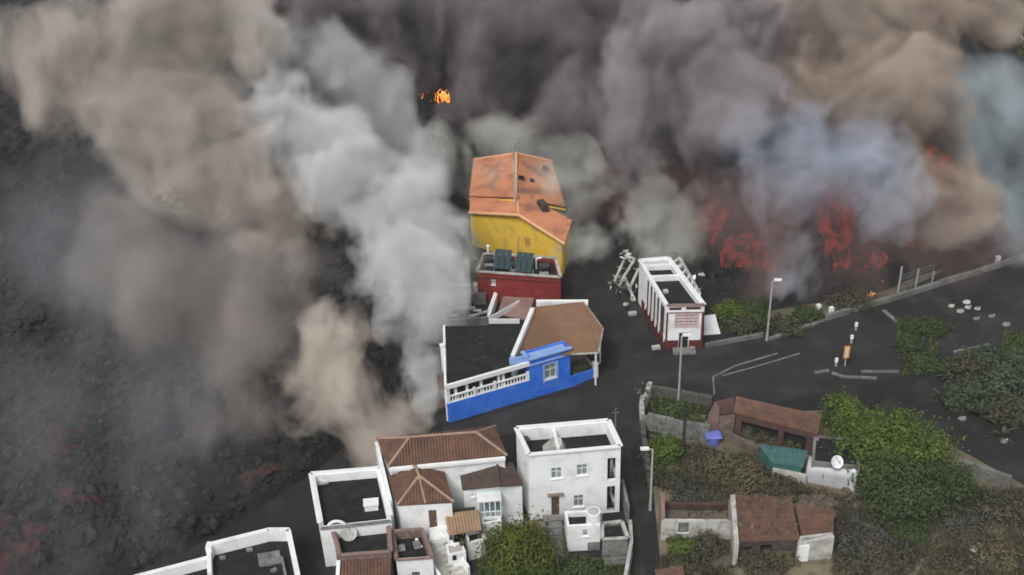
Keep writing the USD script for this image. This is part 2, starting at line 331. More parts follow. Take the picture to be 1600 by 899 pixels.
LAVA_EDGE = [(-60, 960), (120, 935), (330, 838), (480, 742), (560, 676), (640, 640), (688, 590), (680, 500), (700, 430), (728, 330), (722, 245), (800, 205), (890, 262), (935, 360), (950, 405), (1000, 380), (1090, 395), (1120, 455), (1260, 470), (1380, 452), (1480, 405), (1640, 350)]
edge = [G(*p)[:2] for p in LAVA_EDGE]
lava_poly = Polygon(edge + [np.array([130, 330]), np.array([-140, 330]), np.array([-140, 60])]).buffer(0)
gx, gy = np.meshgrid(np.arange(-135, 128, .75), np.concatenate([np.arange(58, 150, .75), np.arange(150, 325, 1.5)])); 
import shapely
pts = shapely.points(gx.ravel(), gy.ravel()); dist = shapely.distance(lava_poly.exterior, pts) * np.where(shapely.contains(lava_poly, pts), 1, -1)
def lava_height(x, y, d):
    p = np.stack([x, y, np.zeros_like(x)], -1)
    big = meshkit.fbm(p * .05, 3, 11); rock = np.abs(meshkit.fbm(p * .22, 4, 21) - .5) * 2; fine = np.abs(meshkit.fbm(p * .6, 3, 31) - .5) * 2; tiny = meshkit.noise(p * 1.3, 41)
    ramp = np.clip((d + .4) / 5, 0, 1) ** .6
    rise = np.clip((x - 2) / 14, 0, 1) * np.clip((d + 1) / 9, 0, 1) * 5.5
    return rise * (.7 + .6 * big) + ramp * (.6 + 3.4 * big + 1.7 * (1 - rock) ** 2 + .8 * (1 - fine) ** 2 + tiny * .35) - .5 * (d < 0)
lz = lava_height(gx.ravel(), gy.ravel(), dist); ny, nx = gx.shape
idx = np.arange(nx * ny).reshape(ny, nx); q = np.stack([idx[:-1, :-1], idx[:-1, 1:], idx[1:, 1:], idx[1:, :-1]], -1).reshape(-1, 4)
q = q[(dist[q] > -1.2).any(1)]
tv = np.stack([gx.ravel(), gy.ravel(), lz], 1); used = np.unique(q); remap = np.full(len(tv), -1); remap[used] = np.arange(len(used))
obj('lava_field', (tv[used], remap[q]), M['lava'], smooth=False, kind='structure')
def lava_z(x, y):
    p = shapely.Point(x, y); d = lava_poly.exterior.distance(p) * (1 if lava_poly.contains(p) else -1)
    return float(lava_height(np.array([x]), np.array([y]), np.array([d]))[0])
def rock(seed, sub=1, jag=.85):
    m = trimesh.creation.icosphere(sub); r = np.random.RandomState(seed); v = m.vertices * (1 + jag * (r.rand(len(m.vertices), 1) - .5)) * [1, .85, .7]
    return v, m.faces
ROCKS = [rock(s) for s in range(8)]
def scatter_rocks(name, spots, m, label=None, kind='stuff', cat=None):
    mb = MB(); r = np.random.RandomState(len(spots))
    for x, y, z, s in spots:
        v, f = ROCKS[r.randint(8)]; a = r.rand() * 6.28; c, sn = math.cos(a), math.sin(a)
        mb.add((v @ np.array([[c, -sn, 0], [sn, c, 0], [0, 0, 1]])) * s + [x, y, z], f)
    return obj(name, mb, m, label=label, kind=kind, cat=cat)
rs = np.random.RandomState(7); spots = []
while len(spots) < 7000:
    u, v = rs.uniform(-20, 660), rs.uniform(330, 910); p = G(u, v)
    if not lava_poly.contains(Point(p[:2])): continue
    s = .09 + .62 * rs.rand() ** 5.5; spots.append((p[0], p[1], lava_z(p[0], p[1]) + s * .2, s))
scatter_rocks('lava_rubble', spots, M['cinder'], 'loose grey clinker blocks lying over the dark lava on the left', cat='lava rubble')
spots = []
while len(spots) < 700:
    u, v = rs.uniform(930, 1600), rs.uniform(250, 470); p = G(u, v)
    if not lava_poly.contains(Point(p[:2])): continue
    s = .1 + .5 * rs.rand() ** 4; spots.append((p[0], p[1], lava_z(p[0], p[1]) + s * .2, s))
scatter_rocks('lava_rubble', spots, M['cinder'], 'loose clinker blocks along the lava front behind the chapel', cat='lava rubble')
def mound(u, v, ru, rv, m, label, lift=.5):
    z = 3.0
    for _ in range(12): p = G(u, v, z); z = .5 * z + .5 * max(0, lava_z(p[0], p[1]))
    s = depth_of(p) / F; a, b = ru * s * 1.5, rv * s * 1.8
    t = np.linspace(-1, 1, 26); X, Y = np.meshgrid(t, t); R = np.hypot(X, Y)
    wx, wy = p[0] + X.ravel() * a, p[1] + Y.ravel() * b
    z = np.array([lava_z(x, y) for x, y in zip(wx, wy)]); n = meshkit.fbm(np.stack([wx, wy, 0 * wx], 1) * .8, 3, 9)
    z = z + lift * (1 - np.clip(R.ravel(), 0, 1.4) ** 2) + (n - .5) * 1.0 - .25
    i = np.arange(26 * 26).reshape(26, 26); q = np.stack([i[:-1, :-1], i[:-1, 1:], i[1:, 1:], i[1:, :-1]], -1).reshape(-1, 4)
    dd = shapely.distance(lava_poly.exterior, shapely.points(wx, wy)) * np.where(shapely.contains(lava_poly, shapely.points(wx, wy)), 1, -1)
    edge_n = .75 + .55 * meshkit.fbm(np.stack([wx, wy, 0 * wx], 1) * .5, 3, 19)
    q = q[((R.ravel() / edge_n)[q] < 1.0).all(1) & (dd[q] > .6).all(1)]
    return obj('glowing_lava', (np.stack([wx, wy, z], 1), q), M[m], label=label, cat='lava', kind='stuff')
for u, v, ru, rv, m, lab in [
    (88, 690, 46, 24, 'glow_dull', 'upper dull red lava patch among the clinker at far left'), (112, 778, 48, 20, 'glow_dull', 'middle dull red lava patch at far left, below another'),
    (22, 850, 34, 36, 'glow_dull', 'dull red lava patch at the bottom left corner'), (428, 758, 40, 18, 'glow_dull', 'faint red lava patch just left of the flat white parapet roof'),
    (945, 325, 26, 62, 'glow_dull', 'dark red lava slope between yellow house and chapel'), (1112, 352, 17, 26, 'glow_hot', 'bright red lava spot behind the chapel, to its right'),
    (1310, 345, 26, 48, 'glow_hot', 'tall red lava streak under the lilac smoke'), (1470, 300, 28, 34, 'glow_hot', 'red lava patch at the foot of the brown smoke'),
    (1542, 352, 14, 22, 'glow_hot', 'small pinkish red lava spot in the bluish haze at right'), (1372, 436, 32, 22, 'glow_hot', 'orange red lava edge burning above the road wall'),
    (1160, 420, 40, 30, 'glow_hot', 'dark red lava front right of the chapel'), (1345, 405, 22, 30, 'glow_dull', 'dim red streak low on the lava front below the lilac smoke'), (1215, 330, 18, 40, 'glow_dull', 'dim red streak on the lava right of the mauve smoke'), (1425, 350, 20, 30, 'glow_dull', 'dim red streak on the lava under the brown smoke')]:
    mound(u, v, ru, rv, m, lab, .8)
FIRE = 'stuff'
def flame(u, v, hgt, wid, n, label, seed, y=None):
    p = GY(u, v, y) if y else G(u, v, 1.5)
    if not y:
        z = 1.0
        for _ in range(12): p = G(u, v, z + .5); z = .5 * z + .5 * max(0, lava_z(p[0], p[1]))
    r = random.Random(seed); mb = MB()
    for k in range(n):
        x, yy = p[0] + r.uniform(-wid, wid), p[1] + r.uniform(-wid, wid) * .5; h = hgt * r.uniform(.4, 1); w = h * r.uniform(.05, .11); z0 = p[2] - .6
        prev = None
        for j in range(6):
            t = j / 5; rad = w * (math.sin(math.pi * min(1, t * .75 + .25)) ** .8) * (1 - t * .6); c = np.array([x + .35 * h * t * t * r.uniform(-.6, .6), yy, z0 + h * t])
            if prev is not None: mb.bar(prev[0], c, prev[1], 7, max(rad, .02))
            prev = (c, max(rad, .02))
    return obj('flame', mb, M['flame'], label=label, cat='fire', smooth=60, kind=FIRE)

# ------------------------------------------------------------------ white two-storey house
def white_house():
    zt = 7.5; FL, FR, BR, BL = (XY(826, 711, zt), XY(970, 698, zt), XY(951, 657, zt), XY(806, 669, zt))
    t = thing('white_house', 'white two-storey flat-roofed house with two upper windows and a corner loggia', 'house', at((FL + BR) / 2, 0))
    a, b = FL, FR
    wins = [rect_on(a, b, *q) for q in ((861, 731, 878, 748), (901, 726, 918, 743), (896, 774, 912, 792))]
    dr = rect_on(a, b, 861, 774, 875, 812); dr = (dr[0], dr[1], 0.05, dr[3])
    l1 = rect_on(a, b, 949, 716, 962, 751); l2 = rect_on(a, b, 948, 760, 961, 800); l2 = (l1[0], l1[1], .3, l2[3])
    L = np.linalg.norm(FR - BR); side1 = (.35, 2.2, l1[2], l1[3]); side2 = (.35, 2.2, .3, l2[3])
    ins, _ = shell(t, [FL, FR, BR, BL], 0, zt, M['plaster'], .28, {0: wins + [dr, l1, l2], 1: [side1, side2]})
    obj('roof', MB().prism(inset(ins, .01), 5.9, 6.2), M['roof_ash'], t)
    obj('floor', MB().prism(inset(ins, .01), 3.05, 3.25), M['dim'], t)
    # coping, a few millimetres proud
    for i in range(4):
        p, q = [FL, FR, BR, BL][i], [FR, BR, BL, FL][i]
        obj('coping', MB().seg(lerp(p, q, .004), lerp(p, q, .996), .40, zt + .003, zt + .09), M['trim_white'], t)
    for w in wins: window(t, a, b, w)
    door(t, a, b, dr)
    obj('lintel', wallbox(a, b, dr[0] - .3, dr[1] + .3, dr[3] + .12, dr[3] + .24, -.35, -.004), M['brownwall'], t)
    # loggia: inner walls, floor edge, curtain, rails
    s0 = l1[0]
    obj('loggia_wall', wallbox(a, b, s0 - .1, s0 - .004, .1, 5.8, .3, 2.4), M['concrete'], t)
    obj('loggia_back', wallbox(a, b, s0, l1[1] + .4, .1, 5.8, 2.4, 2.5), M['dim'], t)
    obj('curtain', wallbox(a, b, s0 + .35, s0 + .42, l1[2] + .2, l1[3], .4, 1.6), M['plaster_old'], t)
    rl = MB()
    for zz in (l1[2] + .3, l1[2] + .55, l1[2] + .8): rl.add(*wallbox(a, b, s0 + .01, l1[1] - .01, zz, zz + .04, .1, .14).get())
    obj('balcony_rail', rl, M['metal_dark'], t)
    rl = MB()
    for k in range(8): rl.bar(at(lerp(a, b, (l2[0] + (l2[1] - l2[0]) * (k + .5) / 8) / np.linalg.norm(b - a)), .3), at(lerp(a, b, (l2[0] + (l2[1] - l2[0]) * (k + .5) / 8) / np.linalg.norm(b - a)), 1.3), .02, 5)
    obj('balcony_rail', rl, M['metal_dark'], t)
    # roof divider with its stair hood
    p, q = XY(864, 672, 6.9), XY(873, 706, 6.9)
    obj('divider_wall', MB().seg(lerp(p, q, .02), lerp(p, q, .93), .3, 6.2, 7.25), M['plaster'], t)
    hx = G(866, 700, 6.5); obj('stair_hood', MB().loft(np.array([hx + [-1.0, -.6, -.3], hx + [1.0, -.6, -.3], hx + [1.0, .7, -.3], hx + [-1.0, .7, -.3]]), np.array([hx + [-.2, -.5, .55], hx + [.7, -.5, .55], hx + [.6, .6, .7], hx + [-.1, .6, .7]])), M['plaster_old'], t)
    for k, (u, v) in enumerate(((833, 673), (906, 668), (938, 664))): 
        c = G(u, v, 6.35); obj('roof_drain', MB().box(c, (.3, .3, .3), .2), M['concrete'], t)
    for pp in ((817, 672), (822, 690)): obj('roof_chimney', MB().box(G(*pp, 6.6), (.5, .5, .8), .2), M['dim'], t)
    return FL, FR, BR, BL
WH = white_house()
# annex in front of it
def annex():
    zt = 2.9; FL, FR, BR, BL = XY(886, 823, zt), XY(938, 820, zt), XY(933, 797, zt), XY(882, 799, zt)
    t = thing('annex', 'small white box annex with sunken dark terrace in front of the white house', 'outbuilding', at((FL + BR) / 2, 0))
    w = rect_on(FL, FR, 910, 828, 919, 838)
    ins, _ = shell(t, [FL, FR, BR, BL], 0, zt, M['plaster'], .22, {0: [w]})
    obj('roof', MB().prism(inset(ins, .01), 2.2, 2.4), M['roof_ash'], t); window(t, FL, FR, w, muntin=1)
    ds = rect_on(FL, FR, 918, 847, 937, 866)
    obj('door', wallbox(FL, FR, ds[0], ds[1], .02, ds[3], -.06, -.004), M['concrete'], t)
    c = G(927, 812, 2.95)
    k = thing('water_tank', 'white cylindrical water tank on the annex terrace', 'tank', at(c, 2.9)); mb = MB().bar(at(c, 2.403), at(c, 3.9), .62, 20); obj('tank_body', mb, M['plaster'], k, smooth=40)
    obj('tank_lid', MB().bar(at(c, 3.903), at(c, 4.02), .5, 20, .2), M['tank_white'], k, smooth=40); obj('pipe', MB().bar(at(c + [.7, 0, 0], 2.41), at(c + [.7, 0, 0], 3.7), .04), M['metal'], k)
    z2 = 2.3; q = [XY(941, 843, z2), XY(981, 841, z2), XY(972, 815, z2), XY(941, 818, z2)]
    s = thing('lean_to', 'low grey lean-to with flat ash-covered roof beside the white annex', 'outbuilding', at((q[0] + q[2]) / 2, 0))
    ins, _ = shell(s, q, 0, z2, M['concrete'], .2); obj('roof', MB().prism(inset(ins, .01), 1.95, 2.1), M['roof_ash'], s)
    for i in range(4): obj('coping', MB().seg(lerp(q[i], q[i - 3], .01), lerp(q[i], q[i - 3], .99), .3, z2 + .003, z2 + .08), M['plaster_old'], s)
    # steps below the door
    st = thing('garden_steps', 'dark stone steps going down from the white house door', 'steps', G(868, 845))
    for k2 in range(7):
        c = lerp(G(867, 822), G(868, 880), k2 / 6); obj('step', MB().box(at(c, .5 - k2 * .065), (2.1, .75, 1.0 - k2 * .13), .03), M['concrete'], st)
    for u, lab in ((857, 'dark low wall along the left of the garden steps'), (883, 'dark low wall between garden steps and annex')):
        p, q = G(u - 3, 818), G(u, 880); obj('garden_wall', MB().seg(p, q, .3, 0, 1.0, .5), M['dim'], label=lab, cat='wall')
    p, q = G(944, 884), G(978, 882); obj('garden_wall', MB().seg(p, q, .25, 0, .8), M['concrete'], label='broken grey garden wall below the grey lean-to', cat='wall')
annex()
bw = MB(); ln = [G(984, 832), G(986, 865), G(978, 912), G(968, 960)]
for i in range(3): bw.seg(lerp(ln[i], ln[i + 1], .004), lerp(ln[i], ln[i + 1], .996), .3, 0, 1.5)
obj('boundary_wall', bw, M['plaster_old'], label='pale boundary wall running down the street side of the white house garden', cat='wall')
p, q = WH[1], G(978, 818); obj('boundary_wall', MB().seg(G(972, 775), G(981, 818), .25, 0, 2.0), M['concrete'], label='grey yard wall at the street corner of the white house', cat='wall')

# ------------------------------------------------------------------ tiled house cluster
def tiled_house():
    ze = 6.4; BL, BR, FR, FL = XY(589, 686, ze), XY(773, 667, ze), XY(792, 712, ze), XY(606, 730, ze)
    c = (BL + FR) / 2; t = thing('tiled_house', 'white house with large old terracotta hip roof and front pavilion', 'house', at(c, 0))
    R1, R2 = G(640, 684, 8.1), G(744, 676, 8.1); E = [at(x, ze) for x in (BL, BR, FR, FL)]
    wl = [lerp(x, c, .035) for x in (FL, FR, BR, BL)]; shell(t, wl, 0, ze - .12, M['plaster'], .3)
    tiled(t, [E[3], E[2], R2, R1]); tiled(t, [E[1], E[0], R1, R2]); tiled(t, [E[0], E[3], R1]); tiled(t, [E[2], E[1], R2])
    ridge(t, [E[3], R1, R2, E[2]]); ridge(t, [R1, E[0]]); ridge(t, [R2, E[1]])
    obj('cornice', MB().seg(lerp(wl[0], wl[1], -.005), lerp(wl[0], wl[1], 1.005), .55, ze - .42, ze - .2), M['trim_white'], t)
    obj('parapet_strip', MB().seg(XY(588, 690, 6.4), XY(611, 792, 4.6), .3, 0, 6.35, 5.3), M['plaster'], t)
    # pavilion
    zp = 5.1; P = [G(600, 741, zp), G(694, 735, zp), G(709, 785, zp), G(621, 790, zp)]; ap = G(655, 744, 6.2); ar = lerp(P[0], P[1], .5) + [0, 0.3, 1.05]
    cp = np.mean(P, 0); wp = [lerp(P[i], cp, .06) for i in (3, 2, 1, 0)]
    dd = rect_on(wp[0], wp[1], 670, 797, 684, 834)
    shell(t, wp, 0, zp - .12, M['plaster'], .25, {0: [dd]}); door(t, wp[0], wp[1], dd)
    tiled(t, [P[3], P[2], ap]); tiled(t, [P[0], P[3], ap, ar]); tiled(t, [P[2], P[1], ar, ap])
    ridge(t, [P[3], ap, P[2]]); ridge(t, [ap, ar]); ridge(t, [lerp(P[3], P[2], .5) + [0, 0, .02], ap + [0, -.1, -.05]], r=.1)
    obj('interior', MB().prism(inset([x[:2] for x in wp], .7), .05, 4.6), M['dark'], t)
    # brown wing on the right
    zb = 4.6; A, B, Cc, D, Ef, Fp = G(718, 737, zb), G(776, 719, 5.3), G(801, 724, zb), G(818, 757, zb), G(781, 759, 5.3), G(722, 765, zb)
    tiled(t, [Fp, Ef, B, A], 'terracotta_dark'); tiled(t, [Ef, D, Cc, B], 'terracotta_dark'); ridge(t, [B, Ef], 'terracotta_dark', .13)
    w = [lerp(x, (A + D) / 2, .05)[:2] for x in (Fp, D, Cc, A)]
    wn = rect_on(w[0], w[1], 736, 772, 741, 777)
    shell(t, w, 0, zb - .14, M['plaster'], .25, {0: [wn]})
    obj('gable', MB().slab([at(lerp(w[0], w[1], .0), zb - .2), at(lerp(w[0], w[1], 1), zb - .2), at(lerp(w[0], w[1], .6), 5.1)], .12), M['plaster'], t)
    window(t, w[0], w[1], wn, muntin=1)
    # glazed balcony
    s0, s1, z0, z1 = rect_on(w[0], w[1], 747, 770, 781, 801)
    gf = MB()
    for k in range(5): gf.add(*wallbox(w[0], w[1], s0 + (s1 - s0) * k / 4 - .05, s0 + (s1 - s0) * k / 4 + .05, z0, z1, -1.2, -1.1).get())
    for zz in (z0, (z0 + z1) / 2, z1): gf.add(*wallbox(w[0], w[1], s0 + .051, s1 - .051, zz - .05, zz + .05, -1.19, -1.11).get())
    gb = obj('glazed_balcony', gf, M['trim_white'], t); obj('pane', wallbox(w[0], w[1], s0, s1, z0, z1, -1.155, -1.145), M['pane'], gb)
    obj('balcony_floor', wallbox(w[0], w[1], s0 - .1, s1 + .1, z0 - .25, z0 - .06, -1.25, -.004), M['trim_white'], t)
    obj('balcony_back', wallbox(w[0], w[1], s0, s1, z0, z1 + .3, -.06, -.004), M['pale_cyan'], t)
    obj('balcony_roof', wallbox(w[0], w[1], s0 - .1, s1 + .1, z1 + .06, z1 + .16, -1.25, -.07), M['plaster'], t)
tiled_house()
def small_blocks():
    # canopy
    zc = 3.4; q = [G(694, 803, zc), G(747, 797, zc), G(752, 823, zc), G(701, 831, zc)]
    t = thing('porch_canopy', 'buff tiled porch canopy on posts in front of the terracotta house', 'canopy', at(q[0], 0))
    tiled(t, [q[3] - [0, 0, .35], q[2] - [0, 0, .35], q[1], q[0]], 'canopy_buff')
    for k, x in enumerate(q): obj('post', MB().bar(at(lerp(x, np.mean(q, 0), .08), 0), at(lerp(x, np.mean(q, 0), .08), zc - (.5 if k > 1 else .16)), .1), M['wood'], t)
    obj('back_wall', MB().seg(lerp(q[0], q[1], .1) + [0, .6, 0], lerp(q[0], q[1], .9) + [0, .6, 0], .2, 0, zc - .2), M['dim'], t)
    # walls below it
    zw = 2.0; w = [XY(731, 850, zw), XY(757, 842, zw), XY(757, 826, zw), XY(727, 832, zw)]
    b = thing('porch_block', 'low white block under the buff porch canopy', 'outbuilding', at(np.mean(w, 0), 0)); ins, _ = shell(b, w, 0, zw, M['plaster'], .2)
    obj('roof', MB().prism(inset(ins, .01), 1.6, 1.75), M['roof_ash'], b); obj('parapet_post', MB().box(at(w[1], 2.2), (.35, .35, .5), .2), M['plaster'], b)
    zw = 2.2; w = [XY(753, 819, zw), XY(783, 814, zw), XY(782, 806, zw), XY(752, 808, zw)]
    b = thing('porch_block', 'white garden block under the glazed balcony', 'outbuilding', at(np.mean(w, 0), 0)); ins, _ = shell(b, w, 0, zw, M['plaster'], .2); obj('roof', MB().prism(inset(ins, .01), 1.8, 1.95), M['roof_ash'], b)
    # white outside stair
    st = thing('outside_stair', 'white outside stair with solid side walls below the canopy', 'stair', G(705, 880))
    a, bb = G(672, 843, 2.2), G(712, 905, .4)
    for k in range(9):
        c = lerp(a, bb, k / 8); obj('step', MB().box((c[0], c[1], c[2] / 2), (2.2, .62, c[2]), .45), M['plaster_old'], st)
    for off in (-1.25, 1.25):
        d = np.array([.9, .43, 0]) * off
        obj('side_wall', MB().seg(a + d, bb + d, .22, 0, 2.9, 1.2), M['plaster'], st)
    p0, p1 = XY(670, 842, 2.6), XY(700, 836, 2.6); obj('landing', MB().prism([p0, p1, p1 + [0, 1.6], p0 + [0, 1.6]], 0, 2.35), M['plaster'], st)
    w = [XY(700, 868, 2.2), XY(728, 862, 2.2), XY(722, 846, 2.2), XY(696, 851, 2.2)]
    b = thing('stair_block', 'narrow white block with a round opening beside the outside stair', 'outbuilding', at(np.mean(w, 0), 0)); ins, _ = shell(b, w, 0, 2.2, M['plaster'], .2); obj('roof', MB().prism(inset(ins, .01), 1.95, 2.1), M['plaster_old'], b)
    r = rect_on(w[0], w[1], 707, 868, 713, 875); obj('vent', wallbox(w[0], w[1], r[0], r[1], r[2], r[3], -.05, -.004), M['dark'], b)
    # pots
    for u, v, lab in ((752, 836, 'small dark potted plant on the white porch block'), (722, 853, 'small dark pot on the narrow white block')):
        c = G(u, v, 2.1); k = thing('flower_pot', lab, 'pot', c); obj('pot', MB().bar(c, c + [0, 0, .35], .14, 10, .22), M['terracotta'], k)
        rr = np.random.RandomState(int(u)); mb = MB()
        for j in range(30): e = rr.normal(0, .2, 3); mb.slab([c + [0, 0, .5] + e, c + [0, 0, .5] + e + [.14, 0, .05], c + [0, 0, .55] + e + [.05, .14, 0]], .004)
        obj('leaves', mb, M['leaf_dark'], k)
small_blocks()
def flat_block():
    zt = 5.0; BL, BR, FR, FL = XY(485, 740, zt), XY(593, 731, zt), XY(611, 806, zt), XY(499, 818, zt)
    t = thing('flat_roof_house', 'white house with large ash-covered flat roof and white parapet', 'house', at((BL + FR) / 2, 0))
    ins, _ = shell(t, [FL, FR, BR, BL], 0, zt, M['plaster'], .34, wtop={0: 4.38}); obj('roof', MB().prism(inset(ins, .01), 3.9, 4.15), M['roof_ash'], t)
    for i, (p, q) in enumerate(((FL, FR), (FR, BR), (BR, BL), (BL, FL))): obj('coping', MB().seg(lerp(p, q, .004), lerp(p, q, .996), .36, (zt if i else 4.38) + .003, (zt if i else 4.38) + .06), M['trim_white' if i else 'concrete'], t)
    c = G(580, 789, 4.5); k = thing('roof_box', 'white square skylight box on the dark flat roof', 'roof box', at(c, 4.15)); obj('box', MB().box(at(c, 4.45), (1.15, .8, .6), .1), M['plaster'], k); obj('lid', MB().box(at(c, 4.8), (1.3, .95, .09), .1), M['trim_white'], k)
    c = G(503, 753, 4.3); obj('broken_slab', MB().box(at(c, 4.22), (1.1, .5, .14), .2), M['plaster_old'], label='pale broken slab in the back corner of the dark flat roof', cat='slab')
    # lower terrace
    zb = 3.9; q = [XY(530, 868, zb), XY(611, 862, zb), XY(607, 812, zb), XY(517, 820, zb)]
    s = thing('terrace_house', 'brown-walled lower terrace with terracotta roof in front of the flat-roofed house', 'house', at(np.mean(q, 0), 0))
    ins, _ = shell(s, q, 0, zb, M['brownwall'], .26); obj('floor', MB().prism(inset(ins, .01), 2.9, 3.1), M['roof_ash'], s)
    for i, p in enumerate(q): obj('coping', MB().seg(lerp(p, q[i - 3], .005), lerp(p, q[i - 3], .995), .3, zb + .003, zb + .06), M['pinkwall'], s)
    e0, e1 = lerp(at(q[0], 3.3), at(q[1], 3.3), -.02), lerp(at(q[0], 3.3), at(q[1], 3.3), .99); dn = np.array([.12, -3.6, -.9])
    tiled(s, [e0 + dn, e1 + dn, e1 + [0, -.05, 0], e0 + [0, -.05, 0]]); obj('side_wall', MB().seg(q[0] + [-.1, -.1], q[0] + [0, -4.0], .3, 0, 3.45, 2.6), M['plaster'], s)
    obj('front_wall', MB().seg(q[0] + [0, -3.4], q[1] + [0, -3.4], .3, 0, 2.0), M['plaster'], s)
    # arch pipe
    a = MB(); pr = None
    for k in range(13):
        th = math.pi * k / 12; c = G(527, 824, 4.1) + [-.75 * math.cos(th), 0, .75 * math.sin(th) * .9]
        if pr is not None: a.bar(pr, c, .13, 8)
        pr = c
    obj('arched_pipe', a, M['plaster'], label='white arched pipe on the brown terrace wall', cat='pipe')
    dish(545, 833, 3.1, .68, 'grey satellite dish standing on the lower brown-walled terrace', 'plaster_old')
    # small dark terrace
    zc = 3.3; q = [XY(619, 876, zc), XY(676, 872, zc), XY(660, 826, zc), XY(613, 830, zc)]
    s = thing('small_terrace', 'small dark terrace block with brown parapet and white front wall', 'outbuilding', at(np.mean(q, 0), 0))
    w = rect_on(q[0], q[1], 644, 894, 656, 902)
    ins, _ = shell(s, q, 0, zc, M['brownwall'], .22, {0: [w]}, mats={0: M['plaster']}); obj('floor', MB().prism(inset(ins, .01), 2.3, 2.5), M['roof_ash'], s); window(s, q[0], q[1], w, 'wood', 2)
    for i, p in enumerate(q): obj('coping', MB().seg(lerp(p, q[i - 3], .01), lerp(p, q[i - 3], .99), .25, zc + .003, zc + .06), M['pinkwall'], s)
    for u, v, lab, sz in ((626, 857, 'pale crate on the small dark terrace, left one', (.7, .4, .35)), (651, 852, 'pale crate on the small dark terrace, right one', (.5, .5, .4))):
        c = G(u, v, 2.7); k = thing('crate', lab, 'crate', at(c, 2.503)); obj('body', MB().box(at(c, 2.7), sz, .3), M['plaster_old'], k); obj('lid', MB().box(at(c, 2.7 + sz[2] / 2 + .03), (sz[0] + .06, sz[1] + .06, .05), .3), M['concrete'], k)
def dish(u, v, z, r, label, m='plaster', base_z=None):
    c = G(u, v, z + r); t = thing('satellite_dish', label, 'satellite dish', at(c, z)); n = np.array([.25, -.75, .6]); n /= np.linalg.norm(n); a = np.cross(n, [0, 0, 1]); a /= np.linalg.norm(a); b = np.cross(n, a)
    V, Fc = [], []; nr, na = 5, 22
    for s_ in (0, 1):
        for i in range(nr + 1):
            rr = r * i / nr
            for j in range(na): th = 2 * math.pi * j / na; V.append(c + a * rr * math.cos(th) + b * rr * math.sin(th) + n * (.28 * (rr / r) ** 2 * r - .03 * s_))
    o2 = (nr + 1) * na
    for i in range(nr):
        for j in range(na):
            k = (j + 1) % na; p, q, r2, s2 = i * na + j, i * na + k, (i + 1) * na + k, (i + 1) * na + j
            Fc += [[p, q, r2], [p, r2, s2], [o2 + p, o2 + r2, o2 + q], [o2 + p, o2 + s2, o2 + r2]]
    obj('reflector', (np.array(V), np.array(Fc)), M[m], t, smooth=40)
    obj('feed_arm', MB().bar(c - b * r * .9 + n * .1, c + n * r * .9, .03).bar(c + n * r * .85, c + n * r * 1.02, .09), M['metal'], t)
    obj('mast', MB().bar(at(c - n * .1, z), c - n * .06, .06), M['metal'], t); obj('foot', MB().box(at(c - n * .1, z + .03), (.5, .5, .06)), M['metal'], t)
flat_block()
def corner_house():
    zt = 3.6
    t = thing('corner_house', 'ash-filled white walled terrace house at the bottom left edge', 'house', G(380, 890))
    A = [XY(327, 850, zt), XY(420, 827, zt), XY(450, 827, zt), XY(468, 912, zt), XY(480, 960, zt)]
    for i in range(4): obj('parapet', MB().seg(lerp(A[i], A[i + 1], .004 if i != 1 else -.05), lerp(A[i], A[i + 1], .996 if i != 1 else 1.05), .42, 0, zt), M['plaster'], t); 
    zl = 2.9; B = [XY(325, 871, zl), XY(217, 899, zl), XY(60, 945, zl)]
    for i in range(2): obj('parapet', MB().seg(lerp(B[i], B[i + 1], .004), lerp(B[i], B[i + 1], .996), .42, 0, zl), M['plaster'], t)
    obj('pier', MB().prism([A[0] + [-.25, -.5], A[0] + [.25, -.5], A[0] + [.25, .25], A[0] + [-.25, .25]], 0, zt + .02), M['plaster'], t)
    obj('pier', MB().seg(A[0] + [0, -.55], XY(326, 890, zt), .35, 0, zt - .35), M['plaster'], t)
    fl = [A[0], A[1], A[2], A[3], A[4], XY(330, 960, 2.4)]; obj('floor', MB().prism(inset(ccw(fl), .1), 2.2, 2.4), M['roof_ash'], t)
    fl = [B[0], B[1], B[2], XY(60, 1000, 1.9), XY(320, 965, 1.9)]; obj('floor', MB().prism(inset(ccw(fl), .1), 1.7, 1.9), M['roof_ash'], t)
    obj('terrace_slab', MB().prism([XY(402, 866, 2.6), XY(436, 860, 2.6), XY(441, 878, 2.6), XY(405, 884, 2.6)], 2.403, 2.62), M['concrete'], t)
    for k, (u, v) in enumerate(((348, 872), (390, 860), (428, 892))):
        c = G(u, v, 2.45); obj('roof_drain', MB().box(at(c, 2.5), (.5, .35, .2), .3 * k), M['concrete'], t)
    obj('inner_wall', MB().seg(XY(440, 870, 3.0), XY(452, 925, 3.0), .2, 2.403, 3.0), M['concrete'], t)
corner_house()

